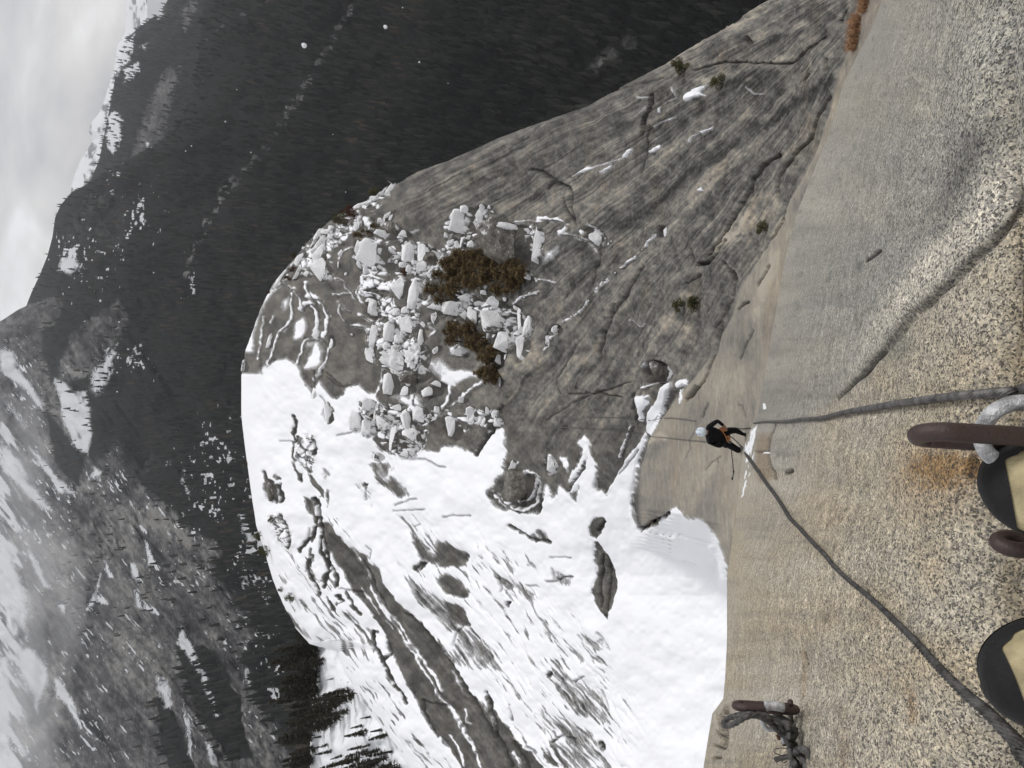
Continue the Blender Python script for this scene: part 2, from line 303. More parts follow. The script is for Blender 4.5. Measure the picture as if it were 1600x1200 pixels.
PS = [  # snow strokes: (zoom, half width px, strength, height m, pts)
 ('A', 3.2, 1, .35, [(480, 930), (510, 900), (545, 890), (575, 930), (580, 1000), (560, 1050)]), ('A', 2.2, 1, .3, [(400, 790), (450, 810), (480, 850), (490, 910)]), ('A', 3.2, 1, .35, [(530, 850), (590, 860), (630, 910), (655, 980), (640, 1050), (605, 1095)]),
 ('A', 3, 1, .3, [(525, 775), (530, 820), (560, 860)]), ('A', 1.8, .9, .2, [(440, 840), (420, 920), (405, 990), (370, 1040), (340, 1060)]), ('A', 1.8, .9, .2, [(330, 1070), (310, 1150), (285, 1220), (260, 1260)]), ('A', 1.3, .9, .2, [(245, 980), (235, 1060), (215, 1180), (205, 1240)]),
 ('A', 1.6, .9, .2, [(280, 1010), (300, 980)]), ('A', 1.6, .9, .25, [(700, 740), (750, 760), (790, 810), (825, 870)]), ('A', 1.2, .9, .2, [(720, 880), (760, 930), (800, 950)]), ('A', 2, 1, .25, [(850, 970), (890, 1000), (950, 1030), (975, 1060)]), ('A', 2.6, 1, .3, [(960, 1000), (1010, 960), (1080, 930)]),
 ('A', 2.6, 1, .3, [(850, 830), (860, 880), (880, 900)]), ('A', 2.2, 1, .25, [(880, 850), (950, 850), (1010, 890), (1040, 920)]), ('A', 2.5, 1, .3, [(800, 1030), (850, 1040), (900, 1070)]), ('A', 1.5, .9, .2, [(740, 620), (760, 570), (800, 550), (830, 560)]), ('A', 1.2, .9, .15, [(690, 840), (790, 840)]),
 ('A', 1.4, .9, .2, [(490, 1120), (550, 1115), (600, 1130)]), ('A', 1.6, .9, .2, [(490, 1130), (480, 1200), (450, 1270)]), ('B', 1.6, .9, .2, [(640, 170), (635, 260), (610, 310)]), ('B', 3, 1, .3, [(610, 300), (600, 340), (560, 370)]), ('A', 1.4, .9, .2, [(730, 900), (740, 960), (760, 1000)]),
 ('B', 2.4, 1, .3, [(1410, 430), (1400, 500), (1370, 560), (1310, 620)]), ('B', 2, .9, .2, [(1590, 390), (1500, 460), (1430, 530)]), ('B', 1.6, .9, .2, [(1190, 460), (1180, 520)]), ('B', 1.6, .9, .2, [(1000, 310), (980, 400), (955, 470)]), ('B', 3, .9, .3, [(1330, 600), (1280, 640), (1250, 650)]),
 ('B', 1.5, .9, .2, [(1300, 100), (1340, 60), (1290, 20)]), ('A', 2, .9, .2, [(1230, 1020), (1290, 1050)]), ('A', 2, .9, .2, [(1420, 840), (1490, 820), (1500, 850)]),
 ('C', 3.2, 1, .4, [(770, 165), (840, 165), (910, 180), (945, 210), (930, 245), (890, 255)]), ('C', 1.5, .9, .2, [(615, 185), (690, 180), (780, 190)]), ('C', 1.6, .9, .25, [(885, 260), (980, 270), (1060, 310), (1100, 340), (1130, 380)]),
 ('C', 1.5, 1, .2, [(740, 550), (800, 555), (875, 570)]), ('C', 2, 1, .25, [(670, 515), (720, 520), (740, 550)]), ('C', 2, .8, .2, [(1280, 470), (1330, 440), (1360, 405)]), ('C', 1.3, .8, .1, [(920, 815), (980, 775), (1080, 680)]), ('C', 1.3, .8, .1, [(1420, 340), (1470, 270)]), ('C', 1.5, .9, .2, [(600, 700), (660, 655), (750, 625)]),
 ('C', 1.8, .9, .2, [(780, 990), (800, 960), (860, 900)]), ('C', 1.4, .6, .2, [(1330, 800), (1420, 850), (1440, 830)]), ('D', 3.6, 1, .5, [(350, 562), (390, 556), (415, 600), (422, 660), (400, 712), (350, 735), (290, 725), (250, 690), (215, 640)]), ('D', 2.4, 1, .2, [(298, 650), (320, 690), (360, 695), (395, 660), (400, 610)]),
 ('D', 3, .8, .3, [(475, 480), (490, 520), (490, 560), (470, 560), (455, 500)]), ('D', 2.2, .9, .3, [(282, 550), (290, 520), (305, 515)]), ('D', 2, .8, .3, [(830, 350), (810, 420), (800, 480)]), ('D', 2, .9, .3, [(905, 160), (940, 150), (985, 140)]), ('D', 1.6, .8, .2, [(905, 70), (920, 50)]),
 ('S', .8, .8, 0, [(560, 987 - 800), (600, 250)]), ('G', 1, .8, .1, [(665, 610), (720, 575), (780, 565)]), ('G', 1, .8, .1, [(300, 850), (380, 810), (520, 760), (560, 715)]), ('G', .9, .8, .1, [(830, 690), (890, 640)]), ('G', .9, .8, .1, [(600, 465), (650, 465)]), ('G', .9, .8, .1, [(735, 490), (785, 470), (770, 420)]),
 ('G', .8, .7, .1, [(1120, 420), (1160, 450), (1200, 450)]), ('G', .8, .7, .1, [(605, 545), (640, 500)]),
 ('I', 1.6, .9, 0, [(568, 903), (600, 960), (640, 1020), (665, 1060), (700, 1107), (730, 1150), (760, 1200)]), ('I', 2.2, .95, 0, [(525, 830), (560, 880), (600, 950), (640, 1010), (690, 1080)]), ('I', 1, .9, 0, [(560, 920), (580, 945), (590, 960)]), ('I', 1.2, .9, 0, [(600, 972), (606, 985)]),
 ('J', 1.6, .9, 0, [(0, 740), (70, 830), (130, 920), (180, 990), (210, 1040)]), ('J', 1.2, .9, 0, [(10, 480), (60, 540), (120, 620), (150, 660)]), ('J', 1.2, .9, 0, [(110, 770), (140, 850), (165, 870)]), ('J', 2, .9, 0, [(0, 960), (60, 1040), (110, 1110), (130, 1180)]), ('J', 1, .8, 0, [(270, 680), (320, 800), (350, 920)]),
 ('J', 1, .9, 0, [(700, 1070), (760, 1130), (800, 1160)]), ('J', 1.5, .9, 0, [(500, 1080), (560, 1200)]),
]
PC = [  # dark cracks and undercuts: (zoom, half width px, depth m, pts)
 ('E', 2.2, .5, [(365, 455), (385, 500), (375, 540), (362, 570), (365, 620), (375, 640)]), ('E', 1.2, .3, [(255, 650), (340, 648), (375, 650), (405, 620)]), ('E', 1.6, .4, [(360, 660), (362, 730), (385, 800)]), ('E', 2, .5, [(520, 630), (545, 660), (550, 700), (545, 755)]), ('E', 1, .3, [(430, 640), (435, 680), (470, 720)]),
 ('E', 1.2, .3, [(415, 745), (410, 790), (440, 830)]), ('E', 1.5, .3, [(470, 780), (480, 840), (515, 885)]), ('E', 2.5, .5, [(425, 920), (430, 950)]), ('E', 4, .8, [(255, 1000), (280, 1050), (290, 1090), (270, 1110)]), ('E', 1.5, .4, [(155, 890), (175, 950), (215, 970)]), ('E', 2, .4, [(240, 920), (262, 940)]),
 ('E', 1, .3, [(615, 295), (650, 340), (655, 370), (625, 440)]), ('E', 1.6, .4, [(680, 350), (710, 400), (700, 460), (692, 505)]), ('E', 1.1, .3, [(740, 597), (830, 580), (930, 550)]), ('E', 1.8, .4, [(930, 430), (945, 470), (935, 520), (950, 560)]), ('E', 2, .4, [(1055, 500), (1055, 600)]),
 ('E', 1, .3, [(1170, 710), (1300, 785), (1450, 780), (1600, 850)]), ('E', 1.8, .4, [(545, 100), (550, 160), (545, 215)]), ('E', 1.1, .3, [(550, 170), (615, 110), (640, 40)]), ('E', .9, .2, [(110, 120), (125, 40), (135, 0)]), ('E', .9, .2, [(160, 65), (235, 5)]), ('E', 1.2, .2, [(565, 230), (575, 270), (555, 305)]),
 ('E', 1, .3, [(1190, 1140), (1300, 1110), (1400, 1090)]), ('E', 1.8, .3, [(920, 1000), (945, 990), (930, 1020)]), ('E', .9, .2, [(925, 1020), (920, 1110)]), ('F', .9, .2, [(1180, 190), (1300, 178), (1450, 175)]), ('F', .8, .2, [(1350, 220), (1400, 290), (1350, 310)]), ('E', .9, .2, [(1000, 740), (1045, 775)]),
 ('E', .8, .2, [(660, 150), (720, 195), (780, 220), (830, 215)]), ('B', .8, .2, [(640, 330), (700, 380), (760, 415), (850, 400)]), ('B', .8, .2, [(480, 110), (600, 125), (640, 170)]),
 ('F', 4.5, 1.2, [(540, 110), (575, 150), (590, 230), (600, 300)]), ('F', 4, .6, [(555, 250), (550, 320), (530, 390), (470, 450), (430, 500)]), ('F', 3, .6, [(590, 300), (620, 380), (640, 450), (655, 560), (660, 600)]), ('F', 3, .6, [(595, 400), (605, 500), (640, 590), (650, 650), (620, 780)]),
 ('F', 2, .5, [(660, 600), (700, 700), (718, 780)]), ('F', 3, .6, [(535, 545), (505, 600), (510, 670), (530, 700)]), ('F', 2, .5, [(525, 700), (560, 770), (580, 840)]), ('F', 1.5, .3, [(515, 490), (520, 540)]), ('F', 2.4, .7, [(300, 230), (330, 300), (355, 380), (365, 460), (345, 480)]), ('F', 1.2, .3, [(500, 330), (490, 410)]),
 ('F', 2, .5, [(930, 590), (960, 670), (990, 740)]), ('F', 1.4, .4, [(990, 740), (1050, 840), (1110, 940)]), ('F', 1.2, .3, [(960, 470), (990, 510), (980, 560)]), ('F', 1.5, .5, [(1250, 990), (1340, 1060), (1420, 1160), (1500, 1260)]), ('J', 1.6, .6, [(-20, 400), (0, 430), (80, 520), (150, 650), (230, 760), (310, 880), (370, 970)]),
 ('J', 2, .7, [(262, 640), (300, 720), (350, 850), (380, 970), (450, 1070), (500, 1180)]), ('J', 1.6, .4, [(490, 1010), (560, 1110), (600, 1200)]), ('J', 1.3, .4, [(460, 730), (465, 840)]), ('J', 1, .3, [(90, 140), (20, 200), (8, 280)]), ('J', 1.2, .3, [(580, 1040), (650, 1085)]), ('J', 1, .3, [(775, 1005), (830, 965), (950, 985)]),
 ('F', 2.2, .4, [(1350, 650), (1380, 610), (1440, 600), (1390, 640)]), ('F', 1.4, .3, [(965, 1190), (970, 1150), (1010, 1145)]), ('S', 1.5, .5, [(585, 570), (580, 600), (610, 650), (650, 695), (680, 665), (650, 600)]), ('S', 2, .5, [(650, 700), (690, 790), (745, 900)]), ('S', 1.5, .4, [(825, 890), (840, 950), (900, 1050)]), ('S', 1.2, .3, [(825, 890), (960, 910)]),
 ('F', 2.2, .4, [(650, 880), (690, 950)]), ('F', 2, .3, [(730, 860), (770, 900), (730, 925)]), ('F', 1.6, .3, [(790, 830), (850, 930), (890, 1000)]), ('F', 1, .2, [(740, 800), (850, 820), (940, 830)]),
 ('M', 1.6, .4, [(900, 80), (940, 65), (980, 40), (1035, 5)]), ('M', 1.3, .3, [(290, 60), (340, 100), (400, 125), (490, 135)]), ('M', 1.2, .3, [(480, 320), (520, 320), (560, 300), (600, 300)]), ('M', .9, .3, [(505, 260), (515, 310)]), ('M', 1, .2, [(370, 340), (435, 348)]), ('M', 1.4, .3, [(275, 440), (282, 425)]),
 ('M', 1.2, .3, [(240, 300), (255, 370)]), ('M', 1.2, .4, [(720, 565), (768, 640)]), ('M', 1, .3, [(620, 575), (690, 660)]), ('M', 1.2, .3, [(595, 795), (640, 768)]), ('M', 1.2, .3, [(712, 840), (725, 890), (745, 930)]), ('M', 1, .3, [(485, 1080), (520, 1050)]), ('M', 1.3, .3, [(478, 765), (490, 755)]), ('M', 2.2, .4, [(705, 1085), (720, 1110)]), ('M', 1.3, .3, [(720, 200), (712, 330), (730, 440)]), ('M', 1.1, .3, [(745, 200), (750, 330), (760, 460)]), ('M', 1.3, .3, [(740, 40), (715, 80)]),
 ('M', .9, .2, [(495, 208), (580, 212)]), ('M', 1, .2, [(0, 18), (110, 15)]),
 ('G', 2, .35, [(1530, 470), (1490, 530), (1450, 590), (1410, 660), (1360, 720), (1310, 790), (1275, 850), (1262, 900), (1268, 950)]), ('G', 1.8, .4, [(1270, 745), (1190, 800), (1150, 860), (1110, 960), (1060, 1050), (1000, 1150), (950, 1230)]), ('H', 1.3, .4, [(320, 500), (250, 620), (160, 740), (130, 820), (100, 910)]), ('H', 1.2, .3, [(740, 520), (755, 570), (740, 640), (690, 720), (650, 790)]),
 ('H', 1.5, .3, [(680, 780), (660, 880), (600, 1030), (540, 1110)]), ('H', 1.2, .3, [(540, 420), (560, 470)]), ('H', 2.4, .4, [(590, 490), (640, 480), (700, 380)]), ('H', 1.3, .3, [(700, 480), (735, 520), (735, 560)]), ('H', 1.4, .3, [(980, 200), (960, 300), (900, 380), (850, 450)]), ('H', 1, .2, [(530, 580), (600, 540)]),
 ('G', 1.4, .4, [(660, 455), (640, 520), (620, 590), (605, 650)]), ('G', .6, .2, [(640, 600), (625, 760), (605, 860)]), ('G', 1.4, .4, [(90, 815), (150, 825), (210, 870), (275, 900), (290, 960), (295, 1080)]), ('G', 1.3, .3, [(215, 870), (180, 910)]), ('G', .8, .2, [(720, 370), (600, 400), (480, 440)]), ('G', .8, .2, [(1510, 180), (1400, 260), (1340, 305), (1200, 300), (1000, 300), (880, 340)]),
 ('G', .9, .3, [(1270, 0), (1150, 60), (1000, 140), (850, 220)]), ('G', 2, .3, [(1125, 180), (1150, 205)]), ('G', .9, .2, [(0, 695), (80, 660)]), ('G', 1.5, .3, [(1530, 285), (1525, 340)]), ('G', 1.2, .3, [(1425, 360), (1415, 400)]), ('G', 1.5, .3, [(1600, 60), (1585, 100)]), ('C', 1.3, .3, [(925, 40), (950, 110), (985, 190)]), ('C', 1.6, .4, [(1110, 330), (1145, 400), (1130, 470), (1115, 570)]),
 ('C', 1, .3, [(1250, 700), (1210, 790)]), ('C', 1.6, .4, [(1170, 870), (1160, 930), (1130, 1010)]), ('D', .9, .2, [(790, 215), (690, 190), (560, 195)]), ('D', 1, .3, [(560, 0), (490, 130), (520, 190)]), ('D', .8, .2, [(470, 310), (600, 220), (780, 160), (830, 140)]), ('D', 1.8, .5, [(225, 250), (185, 370), (135, 470)]),
 ('D', 1.6, .4, [(430, 660), (440, 700), (430, 740)]), ('D', 1.3, .3, [(845, 200), (850, 330)]), ('D', 1.2, .3, [(565, 640), (590, 600), (640, 530)]), ('D', 1.2, .3, [(690, 625), (695, 590)]), ('D', 1.4, .4, [(890, 820), (955, 780), (965, 800)]), ('D', 1, .2, [(800, 560), (850, 500), (880, 450)]), ('D', 2, .3, [(1145, 160), (1100, 220)]), ('D', .8, .1, [(1205, 240), (1175, 300)]),
 ('P', .6, .05, [(455, 80), (390, 270)]), ('P', 1, .08, [(430, 915), (500, 830), (560, 790), (615, 740)]), ('P', .8, .05, [(570, 780), (590, 830)]), ('P', .6, .05, [(830, 110), (880, 120), (930, 260)]), ('P', .8, .05, [(295, 430), (225, 530), (230, 640), (180, 760)]),
 ('A', 1.5, .3, [(940, 310), (990, 240)]), ('A', 1, .2, [(500, 580), (540, 660), (490, 720)]), ('A', .8, .2, [(640, 750), (720, 860)]), ('H', 1.4, .2, [(760, 700), (805, 665)]), ('H', 1, .15, [(855, 590), (900, 500)]), ('H', .8, .1, [(770, 930), (830, 800)]),
]
PT = [  # tone strokes on bare rock: (zoom, width, change, pts)
 ('G', 9, -.34, [(1540, 400), (1350, 500), (1150, 640), (950, 760), (700, 950), (500, 1100)]), ('G', 7, .4, [(350, 490), (500, 400), (700, 300), (900, 200), (1100, 90), (1300, -20)]), ('G', 9, .4, [(1150, 185), (1250, 150), (1400, 115)]), ('G', 7, .3, [(900, 390), (1100, 340), (1200, 300), (1350, 270)]),
 ('G', 16, -.2, [(950, 240), (1150, 200), (1500, 110)]), ('G', 14, -.2, [(1050, 380), (1150, 370), (1250, 380)]), ('G', 20, -.12, [(600, 700), (900, 520), (1200, 380)]), ('G', 5, .22, [(1500, 420), (1350, 520), (1200, 640), (1000, 850), (850, 1000)]), ('G', 14, .25, [(1250, 1000), (1150, 1150)]), ('H', 12, .3, [(700, 380), (850, 250), (900, 180)]),
 ('H', 8, .3, [(650, 430), (700, 350), (800, 250)]), ('H', 14, .28, [(440, 740), (520, 790)]), ('H', 10, -.2, [(500, 720), (560, 760)]), ('C', 14, -.25, [(480, 300), (560, 340), (660, 400)]), ('C', 10, .3, [(740, 950), (720, 1000), (640, 1100)]), ('C', 12, -.3, [(1030, 360), (1100, 450), (1000, 560)]), ('D', 26, .12, [(1150, 600), (1100, 700)]),
 ('D', 34, .06, [(150, 100), (60, 350)]), ('D', 5, -.2, [(230, 250), (150, 450)]), ('D', 12, -.15, [(930, 30), (960, 90), (990, 100)]), ('D', 8, -.12, [(930, 480), (1000, 420)]), ('D', 4, .3, [(930, 420), (980, 380), (1000, 400)]), ('H', 9, .22, [(850, 720), (880, 620), (940, 450)]), ('H', 14, -.12, [(760, 850), (800, 920)]),
]
# ================================================================== build the shoulder dome sheet
JUM = [('A', [(820, 520), (940, 480), (1060, 500), (1230, 510), (1360, 560), (1390, 640), (1310, 760), (1200, 720), (1060, 720), (900, 720), (820, 640)]),
 ('A', [(300, 800), (400, 670), (500, 560), (560, 430), (700, 410), (780, 320), (900, 240), (1000, 190), (1060, 180), (1060, 250), (960, 340), (1000, 360), (1150, 430), (1130, 500), (960, 480), (860, 420), (760, 520), (690, 560), (680, 780), (560, 720), (470, 720), (380, 760), (310, 840)]),
 ('A', [(850, 720), (1020, 750), (1100, 720), (1250, 740), (1290, 850), (1230, 960), (1200, 1060), (1130, 1200), (1000, 1190), (940, 1060), (860, 900)]), ('B', [(870, 30), (1000, 60), (1180, 80), (1290, 200), (1310, 330), (1180, 390), (1050, 330), (960, 280), (880, 240)]),
 ('C', [(40, 700), (240, 630), (440, 640), (560, 720), (640, 740), (710, 820), (680, 920), (690, 1040), (640, 1070), (560, 1000), (480, 1060), (440, 900), (340, 800), (180, 760)]),
 ('B', [(860, 500), (1000, 520), (1240, 540), (1300, 620), (1280, 780), (1180, 860), (1020, 840), (960, 720), (860, 700)]), ('C', [(200, 180), (260, 90), (430, 80), (440, 180), (700, 190), (800, 250), (800, 330), (770, 430), (700, 480), (690, 380), (640, 270), (480, 240), (400, 300), (330, 380), (280, 390), (220, 420), (150, 480), (200, 300)]),
 ('B', [(1300, 560), (1450, 560), (1600, 560), (1620, 640), (1480, 700), (1400, 640)]), ('D', [(85, 260), (210, 270), (240, 330), (180, 360), (120, 330)]), ('H', [(100, 380), (130, 400), (60, 400), (0, 330), (40, 300), (120, 330)]), ('F', [(200, 220), (300, 230), (370, 380), (360, 480), (280, 420)]),
 ('E', [(400, 600), (560, 600), (560, 760), (520, 900), (460, 860), (400, 780)])]
BIG = [  # boulders that can be told apart
 ('A', 600, 600, 66, 36, -55, 's', 'leaning snow plastered slab boulder just inside the skyline of the dome'),
 ('A', 615, 690, 70, 58, 35, 's', 'wedge shaped snowy boulder with a dark notch, below the leaning slab by the skyline'),
 ('A', 960, 600, 118, 84, 22, 's', 'largest snow crusted boulder in the upper boulder field, with a brown stained top'),
 ('A', 850, 560, 30, 62, 5, 's', 'narrow white boulder pressed against the side of the largest crusted boulder'),
 ('A', 1150, 575, 66, 58, 0, 's', 'square snowy boulder beside the largest crusted one, on its downhill side'),
 ('A', 1225, 590, 44, 74, 10, 's', 'upright rounded snowy boulder with tan edge next to the square snowy one'),
 ('A', 1300, 605, 62, 48, 10, 'b', 'dark bare boulder almost free of snow between snowy blocks and the brown conifers'),
 ('A', 1022, 468, 62, 26, 18, 'h', 'flat brown topped boulder with a white lip beside the brown bush'),
 ('A', 1085, 430, 48, 32, 20, 'b', 'dark rounded rock with one white patch behind the flat brown topped boulder'),
 ('A', 1185, 838, 56, 96, 8, 's', 'tall horseshoe shaped snowy boulder with a dark hollow in its middle'),
 ('A', 1105, 800, 48, 62, 25, 's', 'curved snowy boulder hugging the horseshoe shaped one'),
 ('A', 1250, 830, 38, 42, 0, 'b', 'grey wedge of bare rock between the horseshoe boulder and the conifers'),
 ('A', 920, 935, 48, 60, -12, 's', 'oval white boulder with a grey dimple above the curved snow ridge'),
 ('A', 1040, 1070, 62, 60, 5, 's', 'smooth white square boulder with a dark cleft on its lower side'),
 ('A', 1160, 1030, 62, 50, 0, 's', 'snowy boulder carrying a bare round window of rock, next to the smooth square one'),
 ('A', 1112, 1120, 38, 36, 0, 's', 'round pale boulder under the dark cleft of the smooth square one'),
 ('A', 922, 1115, 30, 74, 4, 's', 'long split snowy boulder with a crack down its length'),
 ('A', 652, 1130, 23, 40, 6, 's', 'lone egg shaped white stone on the bare tan rock'),
 ('A', 273, 1130, 24, 40, 12, 's', 'lone oval white stone close to the left skyline of the dome'),
 ('A', 1385, 925, 125, 40, 8, 's', 'long flat snow covered slab below the big conifer clump, its pointed end uphill'),
 ('C', 290, 190, 84, 74, 10, 's', 'big hollowed snowy boulder with a tan centre at the top of the conifer clump'),
 ('C', 385, 150, 52, 76, 18, 's', 'upright snowy boulder touching the hollowed one'),
 ('C', 315, 110, 44, 24, 10, 's', 'small tan edged cap boulder on top of the hollowed snowy one'),
 ('C', 565, 330, 205, 130, 22, 'b', 'huge dark flat faced block with a cracked face and white rim, beside the conifers'),
 ('C', 600, 222, 120, 26, 10, 's', 'white crust of a rock rim along the upper edge of the huge dark block'),
 ('C', 755, 350, 34, 118, 6, 's', 'white crusted rock rim along the downhill edge of the huge dark block'),
 ('C', 1100, 275, 88, 52, 38, 's', 'white triangular slab standing alone on the dark streaked rock'),
 ('C', 1505, 236, 36, 34, 0, 's', 'round cream coloured boulder alone on the streaked slab'),
 ('C', 868, 862, 38, 32, -20, 'h', 'round grey boulder with a white collar on the slab below the snowy slabs'),
 ('C', 802, 922, 24, 36, 12, 'h', 'small brown grey boulder just uphill of the round one with the white collar'),
 ('C', 318, 672, 98, 32, 12, 's', 'long curved snowy slab directly below the big conifer clump'),
 ('C', 235, 730, 96, 46, 8, 's', 'broad snowy slab with grey speckles, second below the big conifer clump'),
 ('C', 350, 775, 52, 42, 30, 's', 'small white block joining the broad slab to the humped brown one'),
 ('C', 500, 815, 112, 76, 14, 'h', 'humped boulder with a bare speckled brown top and white edges'),
 ('C', 500, 702, 66, 28, 22, 's', 'lumpy white slab above the humped brown topped boulder'),
 ('C', 612, 800, 28, 84, -8, 's', 'thin curved white rib wrapped round the end of the humped boulder'),
 ('C', 675, 832, 36, 64, 12, 's', 'pale pointed block at the downhill end of the snowy slab group'),
 ('C', 540, 940, 62, 62, 0, 's', 'rounded white boulder with a brown side below the humped one'),
 ('C', 632, 962, 50, 98, 6, 'h', 'large grey oval rock ringed with white beside the second conifer clump'),
 ('C', 500, 1050, 36, 42, 0, 's', 'small white block between the grey oval rock and the second conifer clump'),
 ('B', 1042, 395, 58, 66, 5, 's', 'big white faceted boulder on the tan rock, cut flat on its sides'),
 ('B', 1220, 235, 78, 88, 10, 'l', 'tall rime covered knobbly mound of bush and rock, the larger of two'),
 ('B', 1115, 275, 130, 72, 28, 'l', 'low rime covered knobbly mound of rubble beside the tall one'),
 ('B', 1215, 345, 100, 44, -12, 'b', 'layered grey rock shelf under the knobbly rime mounds'),
 ('B', 1140, 435, 62, 26, -12, 's', 'flat white stone beside the faceted boulder, with a bare top'),
 ('B', 1290, 446, 72, 30, -6, 's', 'long white loaf shaped stone on brown rock'),
 ('B', 1340, 402, 46, 17, 10, 's', 'slim white stone above the loaf shaped one'),
 ('B', 925, 532, 48, 36, 8, 's', 'flat topped white boulder at the edge of the snow field'),
 ('B', 1030, 642, 62, 66, 0, 'h', 'snowy boulder with a dark grey smudge on its face, first of the block row'),
 ('B', 1148, 622, 50, 62, -18, 's', 'clean white block in the middle of the block row'),
 ('B', 1232, 592, 58, 50, 10, 'h', 'mottled dark and white boulder at the upper end of the block row'),
 ('B', 918, 672, 46, 60, 0, 's', 'pale square block half sunk in the snow beside a dark gap'),
 ('B', 835, 640, 48, 60, 0, 's', 'pale slab almost buried in the snow field beside the square block'),
 ('B', 1076, 748, 40, 66, 8, 'h', 'pointed white block with a dark slot in the lower block row'),
 ('B', 1190, 745, 70, 70, 0, 'h', 'square white block with two dark bare patches on its face'),
 ('B', 1412, 672, 42, 82, -22, 's', 'long white split boulder lying across the brown rock'),
 ('B', 1518, 592, 34, 46, -12, 's', 'tan sided white boulder next to the split one'),
 ('E', 150 + 48, 1050, 40, 74, -14, 'b', 'two faced dark pyramid rock poking out of the snow cap near the skyline'),
 ('B', 125, 286, 20, 34, 8, 'h', 'rounded brown stone perched on the very edge of the dome'),
 ('D', 198, 340, 1, 1, 0, 's', None),
 ('D', 190, 295, 14, 14, 0, 's', None), ('D', 208, 325, 22, 24, 0, 's', None), ('D', 160, 272, 14, 22, 0, 's', None), ('D', 88, 285, 24, 34, 6, 's', None), ('D', 130, 312, 12, 26, 20, 's', None),
 ('D', 473, 525, 26, 42, -8, 's', 'upright white standing stone above the snow tongues'), ('D', 285, 530, 16, 26, 22, 's', 'small white oval stone above the spiral ringed hollow'),
 ('D', 335, 630, 92, 84, 0, 'b', 'round dark rock hump ringed by a spiral of snow at the snow edge'),
 ('D', 955, 95, 60, 56, 0, 'b', 'rounded grey boulder with a white lower lip above the snow wedge'),
]
SMALL = {'skyline': ('small white flake of rock in the thin jumble along the skyline of the dome', 'flakes of rock along the skyline of the dome'),
 'upper': ('small snow covered stone in the rubble between the largest crusted boulder and the conifers', 'small stones of the upper boulder field'),
 'mid': ('small snow covered stone on the tan rock below the knobbly mounds', 'small stones on the tan rock'),
 'slab': ('little white stone in the line of pebbles across the dark streaked slab', 'little white stones on the streaked slab'),
 'low': ('small white stone tucked against the block row at the edge of the snow', 'small stones by the block row'),
 'cliff': ('small snowy stone in the cluster at the foot of the second conifer clump', 'small stones under the second conifer clump')}
